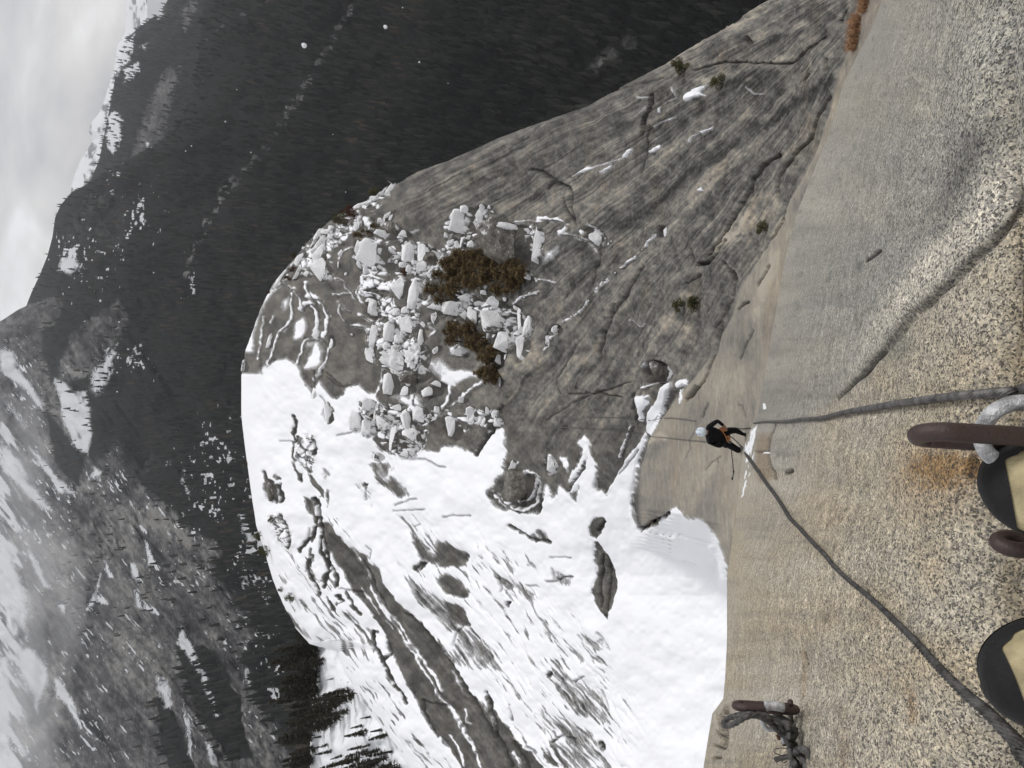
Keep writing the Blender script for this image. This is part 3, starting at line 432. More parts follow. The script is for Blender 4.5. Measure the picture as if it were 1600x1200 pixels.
LITTLE = [('skyline', 'A', [(820, 300, 40, 20, -30), (880, 272, 42, 18, -25), (935, 240, 26, 14, 0), (1000, 205, 50, 12, -55), (1030, 205, 46, 11, -58), (1055, 195, 40, 9, -62), (960, 262, 70, 12, -45), (580, 480, 60, 22, -62), (622, 500, 66, 18, -45), (655, 452, 44, 18, 0), (692, 485, 26, 18, 0), (600, 540, 60, 14, -35), (560, 520, 40, 12, -60), (480, 612, 56, 22, -30), (530, 715, 22, 18, 10), (470, 712, 46, 24, -50), (425, 655, 30, 10, -45), (370, 715, 42, 12, -48), (330, 770, 36, 9, -55), (500, 548, 14, 10, 0), (780, 325, 30, 14, -40), (700, 440, 30, 12, 20), (850, 410, 44, 20, -32), (1060, 340, 40, 14, -30)]),
 ('upper', 'A', [(742, 520, 26, 11, 12), (860, 645, 24, 46, 0), (900, 690, 18, 22, 0), (960, 680, 26, 14, 0), (1005, 688, 14, 12, 0), (995, 382, 20, 15, 0), (1026, 368, 18, 15, 0), (1075, 360, 24, 10, -40), (1140, 460, 30, 20, 0), (1112, 500, 30, 14, -10), (1130, 520, 22, 12, 0), (1138, 680, 30, 24, 22), (1098, 655, 28, 20, 0), (1182, 640, 24, 18, 0), (1228, 672, 48, 34, 0), (1285, 700, 36, 18, -40), (1320, 690, 30, 14, -50), (1250, 715, 24, 12, 0), (1180, 708, 20, 14, 0), (1340, 640, 24, 12, -60), (1370, 600, 20, 12, -50), (1380, 560, 18, 10, 0), (1430, 512, 30, 22, -30), (1470, 552, 16, 38, -20), (1500, 520, 18, 30, 10), (1545, 530, 38, 22, 18), (1522, 485, 20, 14, 0), (1490, 490, 20, 12, 0), (1065, 640, 20, 14, 0), (1320, 720, 22, 12, 20), (1300, 740, 20, 10, -30), (1400, 470, 18, 20, 0), (750, 580, 24, 12, -50), (730, 655, 10, 18, 0), (765, 712, 14, 9, 0), (690, 545, 16, 10, 0)]),
 ('mid', 'A', [(1310, 990, 20, 32, -22), (1490, 975, 40, 30, 20), (1240, 1100, 24, 50, 10), (1030, 1162, 36, 28, -20), (1100, 1165, 42, 18, -12), (910, 1200, 24, 26, 0), (1095, 955, 44, 20, 12), (1140, 940, 36, 20, 10), (560, 1085, 24, 34, 10), (790, 1090, 14, 10, 0), (1050, 1010, 26, 14, 0)]),
 ('mid', 'B', [(1340, 182, 32, 15, -32), (905, 225, 34, 40, 0), (890, 190, 24, 20, 0), (1000, 165, 36, 24, -10), (555, 452, 24, 32, 0), (655, 585, 30, 52, -12), (1165, 400, 30, 12, 0), (1480, 200, 42, 26, 10)]),
 ('slab', 'C', [(1300, 462, 30, 10, -30), (1170, 572, 18, 12, -40), (1200, 545, 14, 9, -30), (1145, 600, 14, 10, -40), (1240, 505, 8, 6, 0), (1355, 405, 9, 7, 0), (1395, 360, 8, 6, 0), (1470, 270, 10, 8, 0), (922, 808, 12, 9, 0), (962, 778, 10, 8, 0), (990, 762, 9, 6, 0), (742, 630, 12, 9, 0), (706, 634, 10, 7, 0), (668, 656, 10, 8, 0), (1190, 320, 12, 9, 0), (1208, 310, 8, 7, 0), (1080, 680, 8, 6, 0), (1040, 720, 7, 5, 0), (605, 725, 28, 22, 0), (445, 630, 32, 14, 10), (550, 670, 17, 14, 0), (455, 595, 14, 16, 0), (545, 540, 22, 14, -50), (700, 530, 44, 16, 14), (485, 128, 18, 8, 10), (460, 95, 14, 12, 0), (405, 98, 30, 18, 10), (288, 622, 12, 12, 0)]),
 ('cliff', 'C', [(105, 790, 22, 30, -20), (140, 980, 28, 14, -32), (410, 930, 20, 40, -30), (440, 900, 18, 30, 0), (545, 1030, 12, 14, 0), (350, 860, 16, 22, -30), (495, 1180, 14, 34, 0), (60, 838, 30, 12, 40), (250, 810, 30, 8, 30)]),
 ('low', 'B', [(996, 540, 18, 20, 0), (1110, 546, 38, 20, -8), (1342, 560, 28, 26, 0), (1300, 600, 24, 18, 0), (1590, 622, 18, 40, 25), (960, 600, 16, 30, 0), (1080, 690, 10, 20, 30), (1480, 500, 28, 18, 0), (1150, 840, 60, 26, 4), (940, 855, 34, 24, 0)]),
]
STEP = 1.5
def build_dome():
    rows = np.arange(-75, 1275, STEP); NCOL = 640
    s = itp(rows, S2); r = np.maximum(itp(rows, I1) + 55, s + 40)
    t = np.linspace(0, 1, NCOL); t = t ** .96
    PX = s[:, None] + (r - s)[:, None] * t[None, :]; PY = np.repeat(rows[:, None], NCOL, 1)
    Zd = np.exp(lz2(PX, PY))
    P = unproj(PX, PY, Zd)
    n = grid_normals(P)
    # warped lookup coordinates give the traced edges a natural raggedness
    wx = PX + 2.6 * fbm(PX / 16, PY / 16, 3, 3) + 1.1 * fbm(PX / 4, PY / 4, 5, 2); wy = PY + 2.6 * fbm(PX / 16, PY / 16, 9, 3) + 1.1 * fbm(PX / 4, PY / 4, 8, 2)
    snow = poly_mask(wx, wy, SNOWFIELD, 5)
    for k, z, soft, st, pts in PA:
        m = poly_mask(wx, wy, cv(z, pts), soft) * st
        snow = snow + (1 - snow) * m if k == '+' else snow * (1 - m)
    ax = PX + 2.0 * fbm(PX / 9, PY / 9, 13, 3); ay = PY + 2.0 * fbm(PX / 9, PY / 9, 19, 3)
    H = np.zeros(PX.shape); crack = np.zeros(PX.shape)  # crack holds real cracks plus the shade painted below flakes and boulders
    for z, w, st, h, pts in PS:
        m = stroke(ax, ay, cv(z, pts), w * np.clip(.1 + 1.5 * vnoise(PX / 5, PY / 5, 31), .1, 1.35), 2.2) * st
        snow = snow + (1 - snow) * m
        if h: H = np.maximum(H, .7 * h * stroke(ax, ay, cv(z, pts), w * .8, 3))
        if h >= .15:     # shade under the downhill side of each raised flake, painted as a dark line
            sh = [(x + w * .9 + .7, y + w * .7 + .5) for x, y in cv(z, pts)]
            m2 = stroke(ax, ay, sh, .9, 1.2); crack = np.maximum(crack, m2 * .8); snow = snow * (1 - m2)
    for z, w, h, pts in PC:
        if z == 'P': w = w * .35
        if z == 'F' and w > 2.2: w = w * .72
        m = stroke(ax, ay, cv(z, pts), w * (.85 + .6 * vnoise(PX / 6, PY / 6, 77)) + .15, 1.2) if not (z in 'EF' and w > 1.2) else stroke(ax, ay, cv(z, pts), w * np.clip(.15 + 1.7 * vnoise(PX / 5, PY / 5, 78), .1, 1.6), 1.2)
        crack = np.maximum(crack, m); H = H - h * m * (1 if h < .5 else .8)
        if w >= 1.3: snow = snow * (1 - stroke(ax, ay, cv(z, pts), (w + .5) * np.clip(.2 + 1.9 * vnoise(PX / 4, PY / 6, 79), .2, 1.6), 2.5))
    # jumble of broken exfoliation plates: tilted blocks with deep gaps, most of them holding snow
    jum = np.zeros(PX.shape)
    for z, pts in JUM: jum = np.maximum(jum, poly_mask(wx, wy, cv(z, pts), 8))
    for sc_, sd_, wt in ((17, 7, 1.0), (8.5, 8, .6)):
        qx = (PX * .92 + PY * .35 + 7 * fbm(PX / 20, PY / 20, 501 + sd_, 2)) / sc_; qy = (PY * .92 - PX * .35 + 7 * fbm(PX / 20, PY / 20, 507 + sd_, 2)) / (sc_ * .72)
        F1, F2, ID, CX_, CY_ = cells(qx, qy, 600 + sd_); r2 = (ID * 7.13) % 1; r3 = (ID * 13.7) % 1
        act = jum * (ID > (.22 if wt == 1 else .5)); gap = np.clip(1 - (F2 - F1) / .17, 0, 1)
        H = H + act * wt * ((.25 + .65 * r2) * sst(0, .10, F2 - F1) + .7 * CX_ * (r3 - .3) + .8 * CY_ * (r2 - .5)); crack = np.maximum(crack, act * gap * .95)
        sc2 = act * (r3 > .36) * np.clip(.62 + (F2 - F1) * .5 - 1.1 * (CX_ + .3 * CY_) * r2 + .5 * fbm(PX / 5, PY / 5, 511, 3), 0, 1); snow = np.where(act > .5, np.maximum(snow * .55, sc2) * (1 - gap), snow)
    # crevice and hollow at every boulder, with its downhill contact shade painted dark
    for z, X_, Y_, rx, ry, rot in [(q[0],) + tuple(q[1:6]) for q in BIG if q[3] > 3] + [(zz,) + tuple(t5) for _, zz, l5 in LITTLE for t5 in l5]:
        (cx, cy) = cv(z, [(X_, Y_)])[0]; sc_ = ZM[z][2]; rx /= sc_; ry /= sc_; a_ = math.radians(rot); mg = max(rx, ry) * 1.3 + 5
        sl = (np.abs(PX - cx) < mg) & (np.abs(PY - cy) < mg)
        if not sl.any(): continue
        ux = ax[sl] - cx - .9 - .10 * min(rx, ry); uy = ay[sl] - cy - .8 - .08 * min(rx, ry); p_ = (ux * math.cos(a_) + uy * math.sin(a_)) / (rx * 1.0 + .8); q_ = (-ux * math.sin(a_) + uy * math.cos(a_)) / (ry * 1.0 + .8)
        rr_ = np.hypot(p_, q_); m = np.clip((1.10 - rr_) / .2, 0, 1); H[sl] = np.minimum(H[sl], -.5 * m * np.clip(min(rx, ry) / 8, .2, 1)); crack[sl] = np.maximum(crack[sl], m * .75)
    # streaks run down the flank, fanning out from the upper right
    dx = PX - 1447; dy = PY + 99; th = np.arctan2(dy, -dx) + .0045 * fbm(PX / 45, PY / 45, 22, 3) + .0012 * fbm(PX / 10, PY / 10, 24, 2); rr = np.log(np.hypot(dx, dy))
    f1 = fbm(th * 26, rr * 2.2, 21, 4); f2 = fbm(th * 110, rr * 3.2, 25, 3); f3 = fbm(PX / 14, PY / 14, 41, 4, .6)
    f2b = fbm(th * 300, rr * 8, 27, 2); flank = sst(780, 600, PY) * sst(560, 720, PX - .35 * (PY - 300))
    vb = (PX * .75 - PY * .66); g1 = fbm(vb / 9, (PX + PY) / 120, 51, 4); g2 = fbm(vb / 3, (PX + PY) / 60, 55, 3)
    slab = sst(-3, 3, PX - itp(PY, RIM))            # the smooth slab the climber stands on
    tone = .35 + .16 * f3 + flank * (.12 + .20 * f1 + .19 * f2 + .22 * f2b + .14 * f3 + .20 * fbm(PX / 4, PY / 4, 43, 3) - .30 * np.clip(1 - np.abs(fbm(th * 34, rr * 2.0, 45, 3)) / .030, 0, 1) * np.clip(.4 + 1.5 * fbm(PX / 60, PY / 60, 46, 2), 0, 1)) + (1 - flank) * .12 * f3
    dome = (1 - flank) * sst(800, 620, PX) * sst(700, 560, PY)
    tone = tone + .1 * dome + (1 - flank) * (1 - dome) * .12 * (g1 + g2)
    c1 = fbm((PX * .5 + PY * .25) / 34, (PY - PX * .1) / 60, 61, 4)
    tone = tone * (1 - slab) + slab * (.80 + .12 * c1 + .06 * f3 + .1 * fbm(th * 60, rr * 4, 63, 3) - .12 * sst(600, 800, PY) * (1 - sst(1050, 1150, PX)))
    for z, w, d, pts in PT:
        pp = cv(z, pts); m = np.zeros(PX.shape); sl = bbsel(PX, PY, pp, w * 2.5)
        dd, _ = seg_dist(wx[sl], wy[sl], pp); m[sl] = np.exp(-(dd / w) ** 2); tone = tone + d * m * (.7 + .6 * vnoise(PX / 5, PY / 5, 91))
    # dusting of thin snow: half covered places break up into streaks along the fall line
    lb = poly_mask(wx, wy, [(405, 850), (470, 850), (500, 900), (560, 985), (590, 1040), (640, 1110), (690, 1180), (730, 1260), (600, 1260), (540, 1060), (490, 1010), (440, 960), (420, 900)], 14) * .36
    lb = np.maximum(lb, .40 * poly_mask(wx, wy, [(470, 870), (520, 900), (545, 950), (585, 1010), (560, 1020), (520, 970), (480, 920)], 10)); lb = np.maximum(lb, .42 * poly_mask(wx, wy, [(425, 930), (455, 945), (500, 1005), (550, 1040), (540, 1062), (500, 1020), (455, 985)], 8))
    lb = np.maximum(lb, .34 * poly_mask(wx, wy, [(500, 770), (520, 800), (580, 880), (640, 950), (720, 1040), (800, 1150), (780, 1180), (700, 1090), (600, 960), (520, 870)], 10)); vv = PX * .82 - PY * .57
    lb = np.maximum(lb, .34 * poly_mask(wx, wy, [(640, 800), (780, 850), (900, 960), (960, 1050), (1000, 1150), (860, 1240), (800, 1150), (700, 1000), (620, 880)], 30))
    st5 = np.clip(fbm(vv / 3.2, (PX + PY) / 42, 57, 3) * 2.1 + fbm(PX / 22, PY / 22, 58, 2) * .8 + .05, 0, 1)
    snow = snow - lb * st5 * 1.7 * np.clip(snow, 0, 1)
    half = np.clip(1 - np.abs(snow - .5) * 2, 0, 1)
    # relief
    big = fbm(PX / 110, PY / 110, 71, 3) * .010 + fbm(PX / 30, PY / 30, 75, 3) * .0035
    fine = (flank * (.0008 * f1 + .0004 * f2 + .0003 * f2b + .0006 * f3) + .0012 * f3 * (1 - flank)) * (1 - .9 * slab)
    drift = .0024 * fbm(vb / 26, (PX + PY) / 90, 81, 3) + .003 * fbm(PX / 70, PY / 70, 83, 3)
    bowl = sst(940, 1000, PX) * sst(800, 900, PY)
    drift = drift * (1 - .6 * bowl)
    sn = np.clip(snow, 0, 1)
    edge = sst(0, 30, PX - itp(PY, S2)); 
    Hm = H + Zd * (big * edge * (1 - .8 * slab) + fine * (1 - sn * .7) + drift * sn * edge) + .22 * sst(.3, 1, sn) * (1 - slab)
    P = P + n * Hm[..., None]
    # patchy streaks in the half covered snow (real variation of cover)
    sn = sn + half * (.42 * g2 + .3 * g1) * (PY > 600) + half * .25 * f3
    crack = crack * (.9 + .2 * f3)
    # roll over behind the silhouette: more columns that fall away out of sight
    ext = []; e0 = P[:, 0]; d0 = e0 / np.linalg.norm(e0, axis=1, keepdims=True)
    for k, sv in enumerate([.004, .012, .03, .07, .15, .3, .6, 1.0]):
        q = e0 + d0 * (np.linalg.norm(e0, axis=1, keepdims=True) * sv * .9) + np.array([0, 0, -1.0]) * (np.linalg.norm(e0, axis=1, keepdims=True) * (sv * .35 + sv * sv * .5)); ext.append(q)
    E = np.stack(ext[::-1], 1); ne = E.shape[1]
    full = np.concatenate([E, P], 1); pad = lambda a: np.concatenate([np.repeat(a[:, :1], ne, 1), a], 1)
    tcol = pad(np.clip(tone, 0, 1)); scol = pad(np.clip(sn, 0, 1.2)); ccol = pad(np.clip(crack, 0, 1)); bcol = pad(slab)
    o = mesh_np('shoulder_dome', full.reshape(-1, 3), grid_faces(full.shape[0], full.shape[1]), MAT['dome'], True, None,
                dict(tone=tcol.ravel(), snow=scol.ravel(), crack=ccol.ravel(), smoothrock=bcol.ravel()))  # crack: real cracks plus the shade painted by flakes and boulders
    tag(o, kind='structure')
    return rows, s, r, P, n
def mat_dome():
    m, nt, b = new_mat('dome_rock_and_snow'); N = NT(nt); c = N.coord('Object')
    tone = N.attr('tone'); snow = N.attr('snow'); crack = N.attr('crack'); sl = N.attr('smoothrock')  # crack also carries the painted shade by flakes and boulders
    n1 = N.noise(c, 1.6, 6, .65); n2 = N.noise(c, 7, 5, .7); n3 = N.noise(c, .35, 4, .6)
    tt = N.math('ADD', tone, N.math('MULTIPLY', N.math('SUBTRACT', n1, .5), .5)); tt = N.math('ADD', tt, N.math('MULTIPLY', N.math('SUBTRACT', n2, .5), .55))
    rock = N.ramp(tt, [(0, (.016, .016, .015)), (.2, (.050, .049, .046)), (.42, (.108, .104, .096)), (.62, (.182, .173, .157)), (.82, (.29, .265, .222)), (1, (.40, .365, .30))])
    warm = N.mix(N.mrange(n3, .52, .7), rock, N.mix(1, rock, (1.04, .96, .87), 'MULTIPLY'))
    grain = N.noise(c, 60, 3, .7)
    warm = N.mix(1, warm, N.ramp(grain, [(.3, .82), (.7, 1.15)]), 'MULTIPLY')
    warm = N.mix(N.math('MULTIPLY', crack, .92), warm, (.012, .012, .011))  # near black for cracks and for the painted shade by flakes and boulders
    s2 = N.math('ADD', snow, N.math('MULTIPLY', N.math('SUBTRACT', n2, .5), .5)); s2 = N.math('ADD', s2, N.math('MULTIPLY', N.math('SUBTRACT', n1, .5), .35))
    s3 = N.mrange(s2, .36, .66, 0, 1, True)
    ns = N.noise(c, 3.2, 6, .8); dust = N.math('MULTIPLY', N.mrange(N.math('ADD', s2, N.math('MULTIPLY', N.math('SUBTRACT', ns, .5), .7)), .12, .75), .62); s3 = N.math('MAXIMUM', s3, dust)
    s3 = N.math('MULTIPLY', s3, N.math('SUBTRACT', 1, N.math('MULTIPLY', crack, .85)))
    sc = N.mix(N.noise(c, .12, 3), (.86, .88, .93), (.90, .91, .94))
    out = N.mix(s3, warm, sc); nt.links.new(out, b.inputs['Base Color'])
    nt.links.new(N.mrange(s3, 0, 1, .85, .6), b.inputs['Roughness']); b.inputs['Specular IOR Level'].default_value = .3
    hb = N.math('ADD', N.math('MULTIPLY', n1, .5), N.math('MULTIPLY', n2, .2)); hb = N.math('MULTIPLY', hb, N.mrange(s3, 0, 1, 1, .25))
    hb = N.math('MULTIPLY', hb, N.mrange(sl, 0, 1, 1, .25))
    nt.links.new(N.bump(hb, .5, .5), b.inputs['Normal'])
    return m
# ================================================================== near slab
CR = [(1760, 200), (1680, 262), (1600, 325), (1560, 374), (1500, 425), (1460, 468), (1430, 492), (1390, 545), (1362, 578), (1335, 602), (1310, 622), (1288, 640), (1262, 690), (1232, 735)]
def build_slab():
    rows = np.arange(-125, 1325, 2.0); I = itp(rows, I1)
    t = np.concatenate([np.linspace(0, 1, 330), np.array([1.03, 1.08, 1.15, 1.25, 1.4, 1.6, 1.9, 2.3, 2.8])])
    PX = I[:, None] + (1600 - I)[:, None] * t[None, :]; PY = np.repeat(rows[:, None], len(t), 1)
    Zd = Z1(PX, PY); P = unproj(PX, PY, Zd); n = grid_normals(P)
    wx = PX + 2.5 * fbm(PX / 40, PY / 40, 103, 3) + 1.5 * fbm(PX / 9, PY / 9, 104, 3); wy = PY + 2.5 * fbm(PX / 40, PY / 40, 109, 3) + 1.5 * fbm(PX / 9, PY / 9, 110, 3)
    d, sg = seg_dist(wx, wy, CR); up = inside(wx, wy, CR + [(1000, 735), (1000, -400), (2400, -400), (2400, -200)]) ; sd = np.where(up, d, -d)
    w = np.interp(PX, [1240, 1300, 1450, 1600], [22, 40, 75, 105]); fade = sst(1290, 1430, PX)
    raise_ = .014 * (.65 * np.sqrt(np.clip(1 - (1 - np.clip(sd / (w * .30), 0, 1)) ** 2, 0, 1)) + .35 * sst(0, 1, sd / w)) * np.clip(Zd, 0, 1.7) * (.25 + .75 * fade)
    edgeg = np.exp(-(sd / np.interp(PX, [1240, 1400, 1600], [1.5, 3, 5])) ** 2) * fade
    broad = .010 * fbm(PX / 150, PY / 150, 121, 3) * Zd + .0022 * fbm(PX / 30, PY / 30, 125, 4) * Zd
    en = sst(0, 40, PX - I[:, None])
    H = raise_ - .006 * edgeg + broad * en
    # small crag by the snowy ledge and the broken edge block
    def crk(z, pts, w_, dep):
        m = stroke(wx * .5 + PX * .5, wy * .5 + PY * .5, cv(z, pts), w_, 1.2); return m, dep * m
    crack = np.zeros(PX.shape)
    for z, w_, dep, pts in [('P', 1.7, .03, [(1310, 365), (1270, 450), (1225, 560), (1212, 640), (1212, 760), (1235, 870), (1265, 950), (1275, 1020)]), ('P', 1.0, .02, [(1060, 690), (1130, 690), (1210, 690)]), ('P', 2.2, .03, [(1400, 945), (1465, 910)]),
                            ('X', 3.2, .1, [(355, 290), (350, 340)]), ('X', 5, .14, [(300, 400), (320, 500), (345, 560), (345, 700)]), ('X', 1.2, .04, [(250, 540), (300, 580)]), ('X', 1.2, .04, [(240, 690), (310, 720)]), ('X', 1.5, .03, [(230, 830), (310, 820)]),
                            ('L', 1.4, .01, [(560, 600), (640, 520), (700, 470), (760, 400)]), ('N', 2, .01, [(500, 545), (508, 600)]), ('L', 2.5, .006, [(700, 20), (760, -20)])]:
        m, h = crk(z, pts, w_, dep); crack = np.maximum(crack, m); H -= h
    # drilled hole with a rust stain below
    hx, hy = cv('U', [(655, 570)])[0]; hd = np.hypot((PX - hx) / 1.0, (PY - hy) / 2.0)
    H -= .012 * sst(12, 3, hd)
    for bx, by, br in [(1520, 728, 5)]: pass
    P = P + n * H[..., None]
    # tint: lighter and yellower below the flake, greyer above, darker mineral veils running down the fall line
    g = fbm(PY / 26, PX / 170, 131, 4); g2 = fbm(PY / 7, PX / 70, 133, 3); k = fbm(PX / 80, PY / 80, 137, 4)
    far = sst(1420, 1230, PX); upk = sst(-20, 20, sd)
    base = np.array([.43, .395, .33])[None, None] * np.ones(PX.shape + (1,))
    grey = np.array([.325, .325, .312]); tan = np.array([.45, .385, .285]); pale = np.array([.56, .53, .47])
    def mx(a, c, f): return a + (c - a) * np.clip(f, 0, 1)[..., None]
    base = mx(base, tan, (.5 + 1.3 * k) * .8 * (1 - upk)); base = mx(base, grey, upk * (.62 + .5 * k))
    band = np.exp(-((sd - w * .42) / (w * .33)) ** 2) * fade; base = mx(base, pale, band * 1.1)
    top = np.exp(-((sd - w * 1.15) / (w * .28)) ** 2) * sst(1380, 1560, PX); base = mx(base, np.array([.09, .092, .09]), top * (.45 + 1.0 * k))
    base = mx(base, np.array([.2, .195, .18]), np.clip(g * .9 + g2 * .5, 0, 1) * far * .8); base = mx(base, pale, np.clip(-g, 0, 1) * far * .7)
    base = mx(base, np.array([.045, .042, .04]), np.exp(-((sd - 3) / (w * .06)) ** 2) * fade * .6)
    lich = np.clip(fbm(PX / 10, PY / 10, 141, 3) * 2 - .55, 0, 1) * .5; base = mx(base, np.array([.16, .175, .165]), lich * upk)
    for z, x, y, rx, ry, st in [('L', 670, 40, 6, 9, .6), ('L', 665, 135, 4, 7, .6), ('L', 830, 370, 22, 16, .35), ('L', 800, 430, 18, 20, .3), ('L', 640, 985, 3, 6, .5), ('L', 795, 215, 4, 4, .5)]:
        qx, qy = cv(z, [(x, y)])[0]; base = mx(base, np.array([.12, .14, .13]), st * np.exp(-((PX - qx) / rx) ** 2 - ((PY - qy) / ry) ** 2) * 1.3)
    rust = np.array([.29, .19, .095])
    r1 = .8 * np.exp(-((wy - 730) / 22) ** 2) * sst(1570, 1510, wx) * sst(1370, 1500, wx) + .75 * np.exp(-((wx - 1475) / 62) ** 2 - ((wy - 742) / 50) ** 2)
    r2 = .5 * np.exp(-((PX - 1254) / 5) ** 2) * sst(1000, 1030, PY) * sst(1110, 1080, PY) + .5 * np.exp(-((PX - 1430) / 9) ** 2) * sst(1070, 1090, PY) * sst(1140, 1120, PY) + .3 * np.exp(-((PX - 1325) / 10) ** 2) * sst(1040, 1200, PY)
    base = mx(base, rust, (r1 * .95 + r2) * (.6 + .8 * vnoise(PX / 6, PY / 6, 147)))
    base = mx(base, np.array([.035, .02, .012]), sst(9, 5, hd) * .85 * sst(-2, 3, PX - hx) + .4 * sst(12, 7, hd))
    blk = poly_mask(wx, wy, cv('P', [(1090, 470), (1240, 470), (1225, 560), (1205, 680), (1210, 760), (1240, 880), (1270, 1010), (1180, 1110), (1090, 1070), (1040, 960), (1040, 700)]), 4); base = mx(base, np.array([.30, .24, .17]), blk * .8)
    # snow: streaks caught on the ledge, a patch above
    sv = poly_mask(wx, wy, cv('P', [(1000, 420), (1070, 360), (1060, 600), (1010, 800), (960, 1000), (900, 1250), (850, 1250), (880, 1050), (900, 900), (890, 720), (930, 560)]), 6) * np.clip(.55 + 1.6 * fbm(PY / 14, (PX + .25 * PY) / 3.0, 151, 3), 0, 1)
    sv = np.maximum(sv, poly_mask(PX, PY, cv('P', [(1140, 85), (1170, 80), (1195, 150), (1150, 165)]), 1.5)); sv = np.maximum(sv, poly_mask(PX, PY, cv('P', [(1135, 690), (1200, 685), (1205, 710), (1140, 712)]), 1.5))
    rows_n = len(rows); e0 = P[:, 0]; ext = []
    for sv_ in [.02, .06, .14, .3, .6, 1.0]:
        Lg = np.linalg.norm(e0, axis=1, keepdims=True); ext.append(e0 + np.array([0, .55, -1.0]) * Lg * sv_ * (.35 + .3 * sv_) + np.array([0, -.25, 0]) * Lg * sv_ * sv_)
    E = np.stack(ext[::-1], 1); ne = E.shape[1]; full = np.concatenate([E, P], 1)
    pad = lambda a: np.concatenate([np.repeat(a[:, :1], ne, 1), a], 1)
    o = mesh_np('granite_slab', full.reshape(-1, 3), grid_faces(full.shape[0], full.shape[1]), MAT['slab'], True, None,
                dict(far=pad(sst(1480, 1330, PX)).ravel(), tint=pad(np.clip(base, 0, 1)).reshape(-1, 3), snow=pad(sv).ravel(), crack=pad(crack).ravel()))
    tag(o, kind='structure')
    return rows, I, t, P, n
def mat_slab():
    m, nt, b = new_mat('speckled_granite'); N = NT(nt); c = N.coord('Object'); tint = N.attr('tint', 'Color'); far = N.attr('far')
    dist = N.noise(c, 200, 2, .5, out=1); cc = N.mix(.006, c, dist)
    v = N.voro(cc, 400, 'F1', 'Color'); sep = nt.nodes.new('ShaderNodeSeparateColor'); nt.links.new(v, sep.inputs[0])
    v2 = N.voro(cc, 190, 'F1', 'Color'); sep2 = nt.nodes.new('ShaderNodeSeparateColor'); nt.links.new(v2, sep2.inputs[0])
    n1 = N.noise(c, 420, 4, .75); n2 = N.noise(c, 110, 4, .6); n3 = N.noise(c, 9, 4, .6); n4 = N.noise(c, 80, 7, .85)
    col = N.mix(1, tint, N.ramp(sep.outputs[0], [(0, (.55, .56, .59)), (.35, (.90, .90, .91)), (.7, (1.20, 1.17, 1.06)), (1, (1.55, 1.52, 1.46))]), 'MULTIPLY')
    col = N.mix(1, col, N.ramp(n2, [(.3, .78), (.7, 1.2)]), 'MULTIPLY')
    col = N.mix(1, col, N.ramp(n3, [(.3, .86), (.7, 1.12)]), 'MULTIPLY')
    col = N.mix(1, col, N.ramp(n4, [(.33, .66), (.45, .92), (.55, 1.06), (.68, 1.32)]), 'MULTIPLY')
    n6 = N.noise(c, 30, 8, .92); col = N.mix(far, col, N.mix(1, col, N.ramp(n6, [(.36, .35), (.46, .85), (.54, 1.12), (.66, 1.7)]), 'MULTIPLY'))
    # black mica flecks
    fl = N.math('MULTIPLY', N.mrange(sep.outputs[1], .72, .76), N.mrange(n1, .40, .48))
    fl2 = N.math('MULTIPLY', N.mrange(sep2.outputs[2], .93, .95), N.mrange(n1, .38, .5))
    f = N.math('MAXIMUM', fl, fl2)
    col = N.mix(N.math('MULTIPLY', f, .88), col, (.035, .034, .036))
    col = N.mix(N.math('MULTIPLY', N.attr('crack'), .93), col, (.010, .009, .008))
    s = N.mrange(N.math('ADD', N.attr('snow'), N.math('MULTIPLY', N.math('SUBTRACT', n2, .5), .3)), .4, .6)
    col = N.mix(s, col, (.85, .87, .9)); nt.links.new(col, b.inputs['Base Color'])
    b.inputs['Roughness'].default_value = .8; b.inputs['Specular IOR Level'].default_value = .35
    h = N.math('ADD', N.math('MULTIPLY', n1, .5), N.math('ADD', N.math('MULTIPLY', sep.outputs[0], .5), N.math('MULTIPLY', n2, .8)))
    h = N.math('ADD', h, N.math('MULTIPLY', f, -.8))
    nt.links.new(N.bump(h, .6, .002), b.inputs['Normal'])
    return m
# ================================================================== valley, mountains, forest
ROCKV = [  # granite areas of the valley side: (soft, strength, pts in photo coordinates)
 (10, 1, [(-160, 470), (0, 497), (40, 475), (62, 470), (75, 500), (60, 540), (75, 590), (100, 640), (130, 700), (150, 730), (185, 690), (200, 735), (240, 775), (290, 815), (335, 850), (345, 866), (334, 880), (340, 905), (385, 945), (398, 990), (372, 1020), (400, 1075), (430, 1130), (460, 1190), (500, 1300), (-160, 1330)]),
 (8, .8, [(150, 490), (190, 465), (200, 500), (180, 540), (160, 570), (130, 590), (85, 600), (95, 560), (115, 520)]),
 (6, .55, [(95, 455), (50, 470), (30, 490), (60, 520), (90, 510), (100, 480)]),
 (10, .55, [(285, 60), (300, 90), (285, 140), (270, 190), (245, 220), (228, 235), (205, 245), (215, 215), (230, 165), (260, 110)]),
 (6, .5, [(330, 0), (360, -40), (310, 20), (290, 60), (300, 20)]),
 (9, .35, [(130, 300), (180, 290), (215, 300), (210, 350), (190, 400), (150, 390), (105, 400), (95, 350)]),
 (6, .4, [(145, 690), (165, 720), (200, 720), (245, 700), (240, 740), (180, 760), (150, 780)]),
 (12, .5, [(930, 80), (990, 40), (1010, 60), (970, 100), (930, 120), (905, 110)]),
]
ROCKS = [(9, 1.0, [(590, -40), (560, 0), (520, 60), (480, 130), (440, 190), (400, 245), (372, 275), (350, 305)]), (6, .8, [(350, 305), (332, 335), (312, 370), (300, 400), (290, 440)]), (4, .5, [(300, 80), (350, 40), (420, 0)]), (4, .45, [(310, 140), (340, 90), (350, 40)])]
